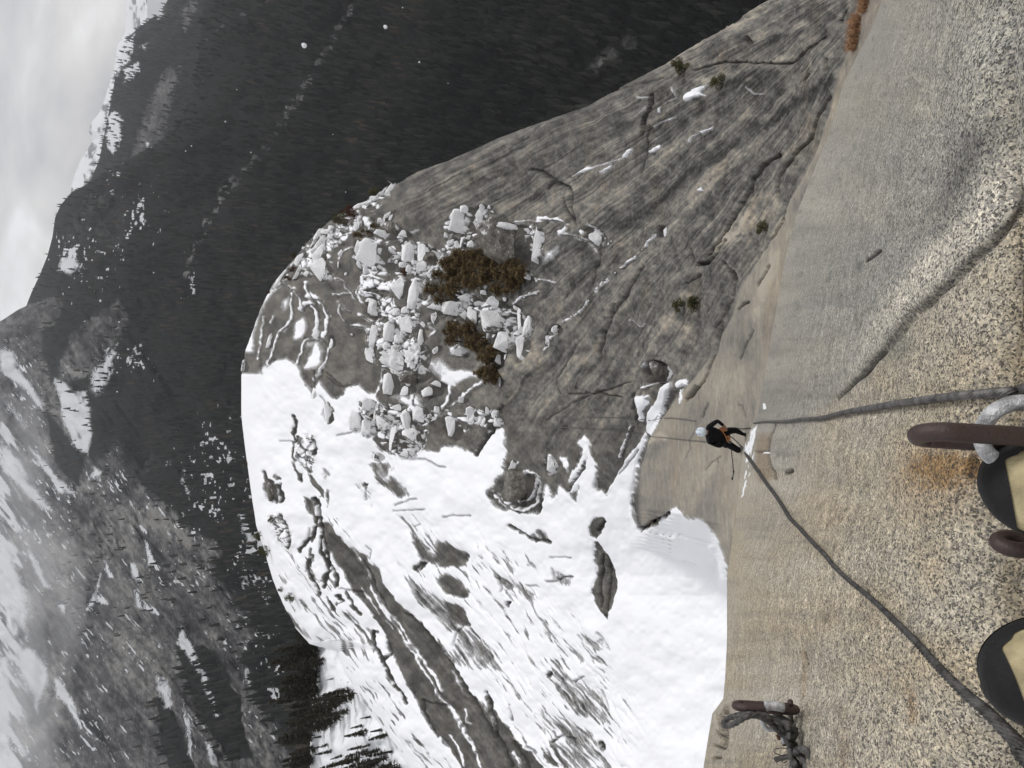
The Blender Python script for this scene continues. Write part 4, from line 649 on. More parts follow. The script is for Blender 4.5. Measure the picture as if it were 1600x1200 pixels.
DARKV = [(5, .95, [(270, 1007), (290, 1003), (333, 1013), (355, 1050), (377, 1100), (383, 1150), (395, 1190), (350, 1180), (320, 1130), (300, 1095), (285, 1050)]), (6, .9, [(73, 633), (110, 683), (133, 707), (127, 762), (112, 750), (80, 717)]),
 (5, .8, [(240, 1090), (262, 1085), (275, 1120), (300, 1180), (310, 1230), (270, 1230), (250, 1160)]), (4, .7, [(55, 1080), (70, 1100), (85, 1050), (85, 1090), (60, 1145), (50, 1130)]), (6, .4, [(95, 600), (70, 560), (75, 540), (110, 600), (140, 690), (110, 680)]), (5, .5, [(215, 870), (240, 900), (250, 950), (230, 940), (220, 900)]),
 (4, .6, [(200, 1120), (212, 1115), (222, 1150), (230, 1190), (218, 1180), (205, 1150)])]
SNOWV = [(4, 1, [(85, 590), (104, 600), (112, 612), (135, 612), (140, 640), (144, 680), (138, 708), (120, 702), (112, 690), (100, 655)]), (4, .95, [(0, 548), (18, 545), (40, 590), (70, 632), (58, 634), (35, 604), (0, 578)]), (4, 1, [(45, 695), (62, 712), (82, 735), (92, 748), (122, 772), (92, 770), (80, 745), (60, 725)]),
 (5, .9, [(0, 685), (18, 705), (38, 748), (60, 770), (85, 800), (70, 798), (40, 775), (10, 735), (0, 730)]), (4, .8, [(110, 430), (88, 425), (95, 400), (118, 402), (128, 415)]), (5, .75, [(140, 590), (160, 560), (190, 530), (170, 600), (150, 620), (140, 610)]),
 (3, .9, [(282, 980), (300, 1005), (316, 1040), (330, 1080), (345, 1120), (338, 1120), (322, 1085), (308, 1050), (290, 1020), (276, 1005)]), (4, .7, [(243, 1050), (258, 1055), (270, 1080), (270, 1110), (255, 1108), (245, 1080)]), (3, .8, [(285, 1085), (298, 1130), (305, 1195), (296, 1180), (288, 1130)]), (3, .9, [(322, 1155), (332, 1165), (341, 1200), (328, 1195)]),
 (3, .9, [(83, 1052), (95, 1065), (115, 1095), (130, 1140), (118, 1130), (100, 1098), (86, 1085)]), (3, .9, [(43, 855), (54, 870), (70, 905), (88, 920), (70, 918), (52, 895)]), (3, .8, [(80, 890), (92, 905), (105, 920), (90, 912)]), (5, .8, [(-40, 820), (0, 830), (25, 880), (45, 950), (40, 990), (15, 960), (-40, 900)]),
 (3, 1, [(225, 842), (233, 852), (241, 880), (229, 885), (230, 865)]), (3, 1, [(160, 875), (167, 882), (176, 902), (170, 903)]), (3, 1, [(203, 880), (212, 882), (218, 910), (205, 900)]), (3, 1, [(210, 922), (217, 930), (222, 952), (215, 950)]), (3, 1, [(225, 945), (242, 955), (238, 960), (226, 953)]),
 (2, .9, [(158, 896), (162, 897), (152, 925), (150, 940), (136, 957), (134, 955), (148, 925)]), (2, .8, [(150, 925), (165, 935), (172, 950), (165, 945), (152, 940)]), (2, .8, [(86, 942), (100, 943), (112, 940), (100, 948), (102, 962), (95, 955)]), (4, .9, [(8, 930), (22, 955), (30, 990), (25, 1000), (12, 985), (5, 955)]),
 (5, .95, [(45, 1010), (70, 1035), (75, 1060), (65, 1090), (58, 1115), (50, 1080), (30, 1050), (25, 1020)]), (5, .7, [(-20, 1030), (15, 1020), (20, 1080), (20, 1200), (-20, 1200)]), (3, .7, [(370, 800), (383, 795), (400, 850), (389, 860), (378, 840)]), (3, .7, [(385, 1040), (395, 1050), (390, 1075), (380, 1060)]), (3, .5, [(255, 715), (272, 716), (270, 730), (255, 728)]), (3, .7, [(145, 725), (160, 735), (152, 752), (140, 745)]), (3, .7, [(278, 730), (290, 745), (300, 780), (292, 775), (280, 750)])]
ASIL = [(-130, 330), (0, 318), (80, 310), (150, 300), (213, 268), (230, 234), (247, 204), (267, 168), (287, 138), (300, 112), (320, 95), (340, 86), (370, 82), (400, 74), (430, 62), (455, 50), (478, 41), (484, 28), (500, 4), (520, -40), (560, -110), (1330, -150)]
AX = np.array([-200, -100, 0, 100, 200, 300, 400, 500, 700, 900, 1100, 1300.]); AY = np.array([-100, 150, 300, 500, 700, 900, 1100, 1350.])
AV = np.log(np.array([[8000, 7000, 6000, 5000, 4200, 3300, 2500, 2000, 1450, 1150, 950, 850], [8000, 7000, 6000, 4800, 3900, 3000, 2300, 1900, 1400, 1120, 940, 850], [7500, 6500, 5600, 4000, 3200, 2600, 2100, 1750, 1350, 1100, 930, 850],
 [9000, 7500, 5200, 3900, 3000, 2400, 1950, 1600, 1300, 1050, 900, 850], [12000, 9800, 7200, 4700, 3300, 2500, 1900, 1550, 1250, 1000, 900, 850], [12000, 9500, 7000, 4700, 3200, 2200, 1700, 1400, 1150, 1000, 900, 850],
 [11000, 8500, 6400, 4300, 2900, 2000, 1450, 1200, 1050, 950, 900, 850], [11000, 8500, 6400, 4300, 2900, 1900, 1350, 1100, 1000, 950, 900, 850]], float))
def lzA(px, py):
    ds = np.clip(px - itp(py, ASIL), 0, None) / 60
    rough = .075 * fbm(px / 150 + py / 500, py / 110, 201, 4) + .022 * fbm(px / 28, py / 28, 205, 3) + .018 * fbm((px * .8 - py * .6) / 8, (px * .6 + py * .8) / 24, 207, 3)
    lz = smooth_bilin(px, py, AX, AY, AV, 45, 60)
    # buttress and gully relief across the granite walls
    q = px * .80 - py * .60; gr = sst(500, 640, py) * sst(420, 300, px)
    lz = lz + gr * .09 * fbm(q / 45, (px * .6 + py * .8) / 260, 211, 4) + rough
    return lz + .10 * (1 - np.sqrt(1 - np.clip(1 - ds, 0, 1) ** 2))
def valley_masks(PX, PY):
    wx = PX + 6 * fbm(PX / 26, PY / 26, 221, 3) + 2.5 * fbm(PX / 6, PY / 6, 223, 3); wy = PY + 6 * fbm(PX / 26, PY / 26, 227, 3) + 2.5 * fbm(PX / 6, PY / 6, 229, 3)
    rock = np.zeros(PX.shape); snow = np.zeros(PX.shape)
    for s, st, p in ROCKV: rock = np.maximum(rock, st * poly_mask(wx, wy, p, s))
    for w, st, p in ROCKS:
        d, _ = seg_dist(wx, wy, p); rock = np.maximum(rock, st * np.exp(-(d / w) ** 2) * np.clip(.62 + 1.3 * fbm(PX / 7, PY / 7, 231, 3), 0, 1))
    for s, st, p in DARKV: rock *= 1 - st * poly_mask(wx, wy, p, s)
    sx = PX + 1.5 * fbm(PX / 5, PY / 5, 233, 3) + 3 * fbm(PX / 20, PY / 20, 234, 2); sy = PY + 1.5 * fbm(PX / 5, PY / 5, 235, 3) + 3 * fbm(PX / 20, PY / 20, 236, 2)
    for s, st, p in SNOWV: snow = np.maximum(snow, st * poly_mask(sx, sy, p, s * 2.2))
    q = PX * .80 - PY * .60; r = PX * .6 + PY * .8
    # ledges holding snow on the far walls
    g = fbm(q / 6, r / 34, 241, 4); g5 = fbm(q / 2.6 + .6 * fbm(PX / 14, PY / 14, 246, 2), r / 11, 245, 3); snow = np.maximum(snow, rock * np.clip((g - .40) * 3.2, 0, .8) * sst(420, 250, PX)); snow = np.maximum(snow, rock * np.clip((g5 - .30) * 3.2, 0, .9) * np.clip(.35 + 1.6 * fbm(PX / 45, PY / 45, 247, 2) + .7 * sst(200, 20, PX), 0, 1))
    hi = sst(95, -10, PX) * sst(560, 700, PY); snow = np.maximum(snow, hi * np.clip(.62 + 1.5 * fbm(q / 9, r / 50, 243, 4), 0, 1))
    # speckled snow in clearings of the forest
    for x, y, rx, ry, a in [(330, 760, 50, 70, .42), (335, 690, 45, 50, .34), (385, 880, 30, 60, .40), (400, 830, 25, 40, .42), (205, 560, 40, 30, .4), (400, 1000, 40, 50, .4), (105, 385, 20, 25, .5), (430, 1080, 20, 60, .4), (300, 430, 12, 40, .42), (215, 330, 45, 60, .33), (180, 280, 30, 50, .3), (360, 720, 40, 30, .3), (390, 760, 26, 60, .34), (150, 420, 40, 50, .3), (415, 930, 24, 60, .35)]:
        e = np.exp(-((PX - x) / rx) ** 2 - ((PY - y) / ry) ** 2); snow = np.maximum(snow, np.clip((fbm(PX / 4, PY / 7, 251, 3) + fbm(PX / 18, PY / 18, 253, 2) * .5 - (1 - a * 1.9 * e) * .9 + .18) * 3.2, 0, .8) * (e > .05))
    return rock, snow, q, r
def pineh(n): return RNG.uniform(.75, 1.25, n)
def tree_cloud(name, pts, hs, mat, label, cat, snowy=0):
    """one mesh of many small spruces (three ragged skirts each) standing at pts"""
    n = len(pts); prof = [(.02, .17), (.35, .17), (.33, .20), (.68, .10), (.64, .13), (1.0, .0)]
    K = 6; V = []; F = []; ang = RNG.uniform(0, 6.28, n); base = 0
    rings = [(.05, .19), (.42, .10), (.36, .155), (.70, .065), (.62, .115), (1.0, .004)]
    co = np.zeros((n, len(rings) * K, 3))
    lean = RNG.normal(0, .02, (n, 2))
    for i, (h, r) in enumerate(rings):
        for k in range(K):
            a = ang + k * 2 * math.pi / K + i * .5; rj = r * hs * RNG.uniform(.7, 1.25, n)
            co[:, i * K + k, 0] = pts[:, 0] + np.cos(a) * rj + lean[:, 0] * hs * h; co[:, i * K + k, 1] = pts[:, 1] + np.sin(a) * rj + lean[:, 1] * hs * h
            co[:, i * K + k, 2] = pts[:, 2] + h * hs - (.04 * hs * RNG.uniform(0, 1, n) if i in (0, 2, 4) else 0)
    f = []
    for i in (0, 2, 4):
        for k in range(K): f.append((i * K + k, i * K + (k + 1) % K, (i + 1) * K + (k + 1) % K, (i + 1) * K + k))
    f = np.array(f); F = (f[None] + (np.arange(n) * len(rings) * K)[:, None, None]).reshape(-1, 4)
    shade = np.repeat(np.clip(RNG.uniform(0, .85, n) ** 1.4 + .55 * fbm(pts[:, 0] / 240, pts[:, 1] / 240, 9, 3) + .30 * sst(-800, 150, pts[:, 2]), 0, 1), len(rings) * K)
    o = mesh_np(name, co.reshape(-1, 3), F, mat, False, None, dict(shade=shade)); return tag(o, label, cat, None, 'stuff')
def mat_valley(name='valley_ground', forest=(.010, .012, .011)):
    m, nt, b = new_mat(name); N = NT(nt); c = N.coord('Object'); rock = N.attr('rock'); snow = N.attr('snow'); tn = N.attr('tone')
    n1 = N.noise(c, .02, 6, .65); n2 = N.noise(c, .05, 8, .8)
    rk = N.ramp(N.math('ADD', tn, N.math('ADD', N.math('MULTIPLY', N.math('SUBTRACT', n1, .5), .6), N.math('MULTIPLY', N.math('SUBTRACT', n2, .5), 1.9))), [(0, (.018, .018, .019)), (.35, (.072, .073, .077)), (.65, (.145, .145, .146)), (1, (.30, .295, .28))])
    col = N.mix(N.mrange(N.math('ADD', rock, N.math('MULTIPLY', N.math('SUBTRACT', n2, .5), .6)), .3, .6), forest, rk)
    s = N.mrange(N.math('ADD', snow, N.math('MULTIPLY', N.math('SUBTRACT', n2, .5), 1.5)), .42, .62)
    col = N.mix(s, col, (.80, .82, .86)); nt.links.new(col, b.inputs['Base Color']); b.inputs['Roughness'].default_value = .95; b.inputs['Specular IOR Level'].default_value = .1
    nt.links.new(N.bump(n2, .9, 22), b.inputs['Normal'])
    return m
def build_valley():
    st = 2.4; rows = np.arange(-110, 1310, st); s = itp(rows, ASIL); r = np.clip(itp(rows, S2) + 75, 480, 1340); r = np.maximum(r, s + 40); r = r + (700 - r) * sst(900, 1010, rows)
    NC = 470; t = np.linspace(0, 1, NC); PX = s[:, None] + (r - s)[:, None] * t; PY = np.repeat(rows[:, None], NC, 1)
    Z = np.exp(lzA(PX, PY)); P = unproj(PX, PY, Z); rock, snow, q, rr = valley_masks(PX, PY)
    rg_ = 1 - np.abs(fbm(q / 16 + .8 * fbm(PX / 40, PY / 40, 268, 2), rr / 55, 269, 4)) * 3; rg2 = np.clip(1 - np.abs(fbm((q + .3 * rr) / 12, (rr - .2 * q) / 40, 272, 4)) / .035, 0, 1)
    tone = .44 + .35 * fbm(q / 12, rr / 40, 261, 5) + .30 * fbm(q / 3.4, rr / 12, 263, 3) + .16 * rg_ - .34 * rg2 + .4 * fbm(PX / 50, PY / 50, 265, 3) + .35 * fbm(PX / 6, PY / 6, 267, 3)
    tone = tone + .3 * np.exp(-((PX - 190) / 45) ** 2 - ((PY - 1020) / 60) ** 2) + .35 * poly_mask(PX, PY, [(150, 790), (240, 790), (330, 850), (343, 868), (334, 876), (260, 850), (180, 815)], 8) + .3 * poly_mask(PX, PY, [(60, 1160), (90, 1110), (60, 1130), (30, 1180)], 6)
    e0 = P[:, 0]; Lg = np.linalg.norm(e0, axis=1, keepdims=True); d0 = e0 / Lg
    ext = [e0 + d0 * Lg * k + np.array([0, 0, -1.0]) * Lg * k * .5 for k in (.01, .04, .12, .3)]
    E = np.stack(ext[::-1], 1); full = np.concatenate([E, P], 1); pad = lambda a: np.concatenate([np.repeat(a[:, :1], 4, 1), a], 1)
    o = mesh_np('valley_terrain', full.reshape(-1, 3), grid_faces(full.shape[0], full.shape[1]), MAT['valley'], True, None, dict(rock=pad(rock).ravel(), snow=pad(snow).ravel(), tone=pad(np.clip(tone, 0, 1)).ravel())); tag(o, kind='structure')
    # forest standing on it
    n = 60000; x = RNG.uniform(-110, 1250, n); y = RNG.uniform(-90, 1290, n)
    ok = (x > itp(y, ASIL) + 1) & (x < itp(y, S2) + 25) & ((y < 960) | (x < 520)); x = x[ok]; y = y[ok]
    k, sn, _, _ = valley_masks(x, y); Zt = np.exp(lzA(x, y))
    pr = np.clip(1 - 1.3 * k, 0, 1) * np.clip(1 - 1.0 * sn, .12, 1) * np.clip((Zt / 1800) ** 1.6, .16, 1); pr = np.maximum(pr, .11 * (k > .4) * (x > 60) * (y < 1000))
    # clumps and gaps
    pr = pr * np.clip(.75 + 1.3 * fbm(x / 12, y / 12, 271, 3), .12, 1)
    ok = RNG.uniform(0, 1, len(x)) < pr; x = x[ok]; y = y[ok]; Zt = Zt[ok]
    pts = unproj(x, y, Zt); hs = RNG.uniform(15, 34, len(x)) * np.where(Zt > 3300, 1.15, 1); pts[:, 2] -= 2
    print('forest trees', len(x))
    tree_cloud('forest', pts, hs, MAT['far_tree'], 'dark conifer forest covering the valley floor and the far mountainside', 'forest')
def ridge(name, sil, px1, Zt, Zb, forest, seed, snowf, ntree, mat):
    rows = np.arange(-160, 420, 3.0); rows = rows[(rows <= sil[-1][0])]; s = itp(rows, sil); t = np.linspace(0, 1, 90)
    PX = s[:, None] + (px1 - s)[:, None] * t; PY = np.repeat(rows[:, None], len(t), 1)
    def zf(px, py): 
        u = np.clip((px - itp(py, sil)) / (px1 - itp(py, sil)), 0, 1); return np.exp(np.log(Zt) + (np.log(Zb) - np.log(Zt)) * np.sqrt(np.clip(u, 0, 1)) + .03 * fbm(px / 40, py / 40, seed, 4))
    P = unproj(PX, PY, zf(PX, PY)); rock, snow = snowf(PX, PY)
    e0 = P[:, 0]; Lg = np.linalg.norm(e0, axis=1, keepdims=True); d0 = e0 / Lg
    E = np.stack([e0 + d0 * Lg * k + np.array([0, 0, -1.0]) * Lg * k * .5 for k in (.3, .1, .02)], 1); full = np.concatenate([E, P], 1); pad = lambda a: np.concatenate([np.repeat(a[:, :1], 3, 1), a], 1)
    tone = .45 + .5 * fbm(PX / 8, PY / 14, seed + 5, 4)
    o = mesh_np(name, full.reshape(-1, 3), grid_faces(full.shape[0], full.shape[1]), mat, True, None, dict(rock=pad(rock).ravel(), snow=pad(snow).ravel(), tone=pad(np.clip(tone, 0, 1)).ravel())); tag(o, kind='structure')
    if ntree:
        x = RNG.uniform(100, px1, ntree); y = RNG.uniform(-110, sil[-1][0], ntree); ok = x > itp(y, sil); x = x[ok]; y = y[ok]
        k, sn = snowf(x, y); ok = RNG.uniform(0, 1, len(x)) < np.clip(1 - k, 0, 1) * np.clip(1 - .75 * sn, 0, 1); x = x[ok]; y = y[ok]; pts = unproj(x, y, zf(x, y))
        tree_cloud('forest', pts, RNG.uniform(22, 42, len(x)), MAT['far_tree'], 'dark conifers on the middle ridge below the cloud bank', 'forest')
def snow_mid(px, py):
    wx = px + 4 * fbm(px / 12, py / 12, 301, 3) + 3 * fbm(px / 4, py / 4, 302, 2); wy = py + 4 * fbm(px / 12, py / 12, 303, 3)
    s = np.zeros(px.shape)
    for so, st, p in [(5, .9, [(178, 70), (200, 60), (212, 50), (205, 90), (195, 105), (180, 120)]), (5, .9, [(193, 110), (215, 95), (220, 112), (205, 125), (192, 130)]), (4, .95, [(178, 172), (190, 178), (192, 205), (185, 232), (178, 243), (170, 235), (163, 205), (168, 185)]), (6, .6, [(240, 10), (262, 0), (255, 30), (240, 35)]), (5, .6, [(215, 70), (235, 62), (228, 85)]), (4, .8, [(225, 218), (234, 222), (232, 235), (226, 232)])]:
        s = np.maximum(s, st * poly_mask(wx, wy, p, so))
    s = np.maximum(s, np.clip(fbm(px / 5, py / 8, 305, 3) * 2 - .55, 0, .8) * sst(225, 190, px) * sst(200, 60, py))
    k = .9 * poly_mask(wx, wy, [(285, 100), (270, 150), (262, 200), (240, 235), (222, 245), (205, 250), (212, 215), (230, 160), (262, 105)], 8); k = np.maximum(k, .8 * poly_mask(wx, wy, [(285, 10), (320, -20), (305, 20), (290, 50), (282, 40)], 6))
    return k, s
def snow_far(px, py): 
    return np.ones(px.shape) * .9, np.clip(.75 + 1.2 * fbm(px / 7, py / 12, 311, 4), 0, 1)
def mat_far_tree():
    m, nt, b = new_mat('far_conifer'); N = NT(nt); sh = N.attr('shade'); up = N.mrange(N.nz(2), .1, .9)
    col = N.mix(sh, (.006, .008, .007), (.050, .053, .044)); col = N.mix(N.mrange(sh, .93, .97), col, (.07, .058, .045))
    nt.links.new(col, b.inputs['Base Color']); b.inputs['Roughness'].default_value = 1; b.inputs['Specular IOR Level'].default_value = 0
    return m
# snowy bench behind the dome where single trees stand
SHELF = [(940, 700), (990, 520), (1000, 486), (1200, 484), (1340, 480)]
def zshelf(px, py): return np.exp(np.interp(px, [470, 560, 700, 820], np.log([330, 285, 235, 200])) + .03 * fbm(px / 40, py / 40, 401, 3))
def build_shelf():
    rows = np.arange(945, 1330, 3.0); s = itp(rows, SHELF); t = np.linspace(0, 1, 120); PX = s[:, None] + (820 - s)[:, None] * t; PY = np.repeat(rows[:, None], 120, 1)
    P = unproj(PX, PY, zshelf(PX, PY)); e0 = P[:, 0]; Lg = np.linalg.norm(e0, axis=1, keepdims=True); d0 = e0 / Lg
    E = np.stack([e0 + d0 * Lg * k + np.array([0, 0, -1.0]) * Lg * k * .9 for k in (1.2, .6, .3, .12, .04)], 1); full = np.concatenate([E, P], 1)
    o = mesh_np('snowy_bench', full.reshape(-1, 3), grid_faces(*full.shape[:2]), MAT['shelf_snow'], True); tag(o, kind='structure')
def mat_shelf():
    m, nt, b = new_mat('bench_snow'); N = NT(nt); c = N.coord('Object'); n = N.noise(c, .25, 5, .6); n2 = N.noise(c, .9, 4, .6)
    col = N.mix(N.mrange(N.math('ADD', N.math('MULTIPLY', n, .6), N.math('MULTIPLY', n2, .4)), .60, .66), (.84, .86, .9), (.14, .13, .115)); nt.links.new(col, b.inputs['Base Color']); b.inputs['Roughness'].default_value = .8
    nt.links.new(N.bump(n, .5, 2), b.inputs['Normal']); return m
# ================================================================== sky, sun, haze
SUN_EL = math.radians(50); SUN_AZ = (0.75, .25)      # direction towards the sun in the ground plane (world right, ahead)
def world():
    w = bpy.data.worlds.new('World'); SC.world = w; w.use_nodes = True; nt = w.node_tree; nt.nodes.clear(); N = NT(nt)
    out = nt.nodes.new('ShaderNodeOutputWorld'); bg = nt.nodes.new('ShaderNodeBackground')
    sky = nt.nodes.new('ShaderNodeTexSky'); sky.sky_type = 'NISHITA'; sky.sun_disc = False; sky.sun_elevation = SUN_EL; sky.sun_rotation = math.atan2(SUN_AZ[0], SUN_AZ[1])
    sky.altitude = 2600
    c = N.coord('Generated'); mp = N.map(c, (1, 1, 2.6))
    n = N.noise(mp, 5.0, 5, .5, .5); n2 = N.noise(mp, 11, 4, .55)
    f = N.math('ADD', N.math('MULTIPLY', n, .8), N.math('MULTIPLY', n2, .2))
    sep = nt.nodes.new('ShaderNodeSeparateXYZ'); nt.links.new(c, sep.inputs[0])
    cl = N.ramp(f, [(.36, (4.2, 4.25, 4.5)), (.45, (5.9, 5.8, 5.85)), (.53, (7.3, 7.15, 7.0)), (.63, (9.8, 9.8, 9.9))])
    lift = N.ramp(N.mrange(sep.outputs[2], -.05, .14), [(0, 1.12), (.45, 1.05), (1, .92)])
    cl = N.mix(1, cl, lift, 'MULTIPLY')
    # brighter overhead where the cloud thins
    cl = N.mix(1, cl, N.ramp(N.mrange(sep.outputs[2], .1, 1.0), [(0, 1), (1, 1.35)]), 'MULTIPLY')
    mixn = N.mix(.93, sky.outputs[0], cl); nt.links.new(mixn, bg.inputs[0]); bg.inputs[1].default_value = .09; nt.links.new(bg.outputs[0], out.inputs[0])
    sd = bpy.data.lights.new('sun', 'SUN'); sd.energy = 1.6; sd.angle = math.radians(12); sd.color = (1, .97, .93); so = bpy.data.objects.new('sun', sd); COL.objects.link(so)
    az = Vector((SUN_AZ[0], SUN_AZ[1], 0)).normalized(); d = az * math.cos(SUN_EL) + Vector((0, 0, math.sin(SUN_EL))); so.rotation_euler = (-d).to_track_quat('-Z', 'Y').to_euler()
def mist():
    for name, dens, lst, lab in [('mist', 6.5e-4, [(60, 1100, 4300, 500, 260, 160), (90, 900, 4100, 500, 260, 120), (50, 700, 5000, 500, 260, 150), (-20, 1000, 5200, 900, 240, 420), (-30, 820, 5600, 700, 260, 300), (10, 1150, 4600, 420, 200, 300), (20, 760, 5600, 380, 200, 160), (-10, 640, 6200, 420, 250, 200), (60, 860, 4400, 260, 160, 90), (45, 950, 4300, 300, 160, 90), (0, 900, 5000, 350, 200, 350)], 'bright mist drifting over the snowy top of the granite mountainside'),
                            ('mist', 2.2e-4, [(165, 240, 8200, 900, 400, 220), (160, 120, 8400, 1000, 400, 220), (195, 30, 8600, 700, 400, 200), (130, 300, 8000, 500, 300, 160)], 'thin cloud clinging to the far snowy peaks')]:
        m = bpy.data.materials.new('mist_air'); m.use_nodes = True; nt = m.node_tree; nt.nodes.clear(); out = nt.nodes.new('ShaderNodeOutputMaterial'); v = nt.nodes.new('ShaderNodeVolumePrincipled')
        v.inputs['Color'].default_value = (.97, .98, 1, 1); v.inputs['Density'].default_value = dens; nt.links.new(v.outputs[0], out.inputs['Volume']); bm = bmesh.new()
        for px, py, Z, rx, ry, rz in lst: bmesh.ops.create_icosphere(bm, subdivisions=4, radius=1, matrix=Matrix.Translation(Vector(unproj(px, py, Z))) @ Matrix.Rotation(random.uniform(-.3, .3), 4, 'Y') @ Matrix.Diagonal((rx, ry, rz, 1)))
        for v_ in bm.verts: v_.co += Vector((mnoise.noise(v_.co * .004), 0, mnoise.noise(v_.co * .004 + Vector((9, 9, 9))))) * 90
        me = bpy.data.meshes.new('mist'); bm.to_mesh(me); bm.free(); me.materials.append(m); o = bpy.data.objects.new(name, me); COL.objects.link(o); tag(o, lab, 'mist', None, 'stuff')
def haze():
    me = bpy.data.meshes.new('haze'); bm = bmesh.new(); bmesh.ops.create_cube(bm, size=1); bm.to_mesh(me); bm.free()
    o = bpy.data.objects.new('haze', me); COL.objects.link(o); lo = Vector((-12000, -300, HZ_LO)); hi = Vector((12000, 22000, HZ_HI)); o.location = (lo + hi) / 2; o.scale = hi - lo
    m = bpy.data.materials.new('haze_air'); m.use_nodes = True; nt = m.node_tree; nt.nodes.clear(); out = nt.nodes.new('ShaderNodeOutputMaterial'); v = nt.nodes.new('ShaderNodeVolumePrincipled')
    v.inputs['Color'].default_value = (.93, .95, 1, 1); v.inputs['Density'].default_value = 2.2e-5; v.inputs['Anisotropy'].default_value = .2; nt.links.new(v.outputs[0], out.inputs['Volume']); me.materials.append(m)
    tag(o, kind='stuff'); return o
SC.view_settings.view_transform = 'Standard'; SC.view_settings.look = 'None'; SC.view_settings.exposure = .08; SC.view_settings.gamma = 1
SC.render.engine = 'CYCLES'; SC.cycles.use_denoising = True; SC.cycles.max_bounces = 6; SC.cycles.volume_bounces = 3
MAT = {}
MAT['dome'] = mat_dome(); MAT['slab'] = mat_slab(); MAT['valley'] = mat_valley(); MAT['far_tree'] = mat_far_tree(); MAT['shelf_snow'] = mat_shelf()
world()
D_rows, D_s, D_r, D_P, D_n = build_dome()
B_rows, B_I, B_t, B_P, B_n = build_slab()
build_valley(); build_shelf()
ridge('middle_ridge', [(-160, 290), (0, 262), (20, 250), (30, 235), (45, 215), (58, 200), (80, 190), (110, 182), (150, 175), (200, 165), (250, 155), (285, 140), (350, 150), (380, 160)], 345, 6500, 4600, None, 321, snow_mid, 9000, MAT['valley'])
ridge('cloudy_peaks', [(-160, 205), (0, 197), (50, 196), (70, 184), (110, 178), (140, 168), (160, 162), (175, 156), (190, 144), (205, 138), (218, 146), (232, 138), (250, 126), (270, 118), (290, 112), (320, 108)], 230, 15000, 11000, None, 331, snow_far, 0, MAT['valley'])
zs = [c for o in bpy.data.objects if o.type == "MESH" for c in (min(v.co.z for v in o.data.vertices), max(v.co.z for v in o.data.vertices))]
HZ_LO = min(zs) - 20; HZ_HI = 1900
print('z range', min(zs), max(zs)); haze(); mist()
# ================================================================== placing things on the built surfaces
def _samp(rows, lo, hi, tt, P, px, py):
    i = (py - rows[0]) / (rows[1] - rows[0]); i0 = int(np.clip(math.floor(i), 0, len(rows) - 2)); f = i - i0; out = []
    for j in (i0, i0 + 1):
        t = (px - lo[j]) / (hi[j] - lo[j]); k = int(np.clip(np.searchsorted(tt, t) - 1, 0, len(tt) - 2)); g = np.clip((t - tt[k]) / (tt[k + 1] - tt[k]), 0, 1)
        out.append(P[j, k] * (1 - g) + P[j, k + 1] * g)
    return out[0] * (1 - f) + out[1] * f
D_t = np.linspace(0, 1, 640) ** .96
def P2(px, py): return _samp(D_rows, D_s, D_r, D_t, D_P, px, py)
def N2(px, py):
    v = _samp(D_rows, D_s, D_r, D_t, D_n, px, py); return v / np.linalg.norm(v)
_one = np.full(len(B_rows), 1600.0)
def P1(px, py): return _samp(B_rows, B_I, _one, B_t, B_P, px, py)
def N1(px, py):
    v = _samp(B_rows, B_I, _one, B_t, B_n, px, py); return v / np.linalg.norm(v)
def PS_(px, py):
    """slab where it is in view, else the dome sheet"""
    return P1(px, py) if px > itp(py, I1) + 1 else P2(px, py)
def zof(P): return float(np.dot(P, FW))
def bmo(name, bm, mat, parent=None, smooth=True, loc=None):
    me = bpy.data.meshes.new(name); bm.to_mesh(me); bm.free()
    for p in me.polygons: p.use_smooth = smooth
    if isinstance(mat, (list, tuple)):
        for m in mat: me.materials.append(m)
    elif mat: me.materials.append(mat)
    o = bpy.data.objects.new(name, me); COL.objects.link(o)
    if parent: o.parent = parent
    if loc is not None: o.location = tuple(loc)
    return o
# ------------------------------------------------------------------ boulders
def boulder_mesh(i, lumpy=False):
    rn = random.Random(100 + i); off = Vector((rn.uniform(0, 50), rn.uniform(0, 50), rn.uniform(0, 50))); bm = bmesh.new()
    if lumpy: bmesh.ops.create_icosphere(bm, subdivisions=5, radius=1)
    else:
        for k in range(13):
            v = Vector((rn.gauss(0, 1), rn.gauss(0, 1), rn.gauss(0, 1))).normalized(); v = Vector([math.copysign(abs(q) ** .7, q) for q in v]); bm.verts.new(v * rn.uniform(.88, 1.12))
        h = bmesh.ops.convex_hull(bm, input=bm.verts); bmesh.ops.delete(bm, geom=[g for g in h['geom_interior'] if isinstance(g, bmesh.types.BMVert)], context='VERTS')
        bmesh.ops.dissolve_limit(bm, angle_limit=.30, verts=bm.verts, edges=bm.edges); bmesh.ops.bevel(bm, geom=list(bm.edges), offset=.10, segments=2, affect='EDGES', profile=.6)
        bmesh.ops.triangulate(bm, faces=bm.faces)
        for _ in range(4):
            le = [e_ for e_ in bm.edges if e_.calc_length() > .16]
            if not le: break
            bmesh.ops.subdivide_edges(bm, edges=le, cuts=1); bmesh.ops.triangulate(bm, faces=bm.faces)
    for v in bm.verts:
        p = v.co.copy()
        if lumpy: p *= .85 + .22 * mnoise.noise(p * 2.6 + off); dd = mnoise.voronoi(p * 3.4 + off)[0][0]; p *= 1.10 - .32 * dd
        if not lumpy: p = p * .90 + p.normalized() * .09
        p += v.co * (.09 * mnoise.noise(v.co * 2.2 + off)); p += v.co * (.045 * mnoise.noise(v.co * 6 + off)); v.co = p
    me = bpy.data.meshes.new('boulder'); bm.to_mesh(me); bm.free()
    for p in me.polygons: p.use_smooth = True
    return me
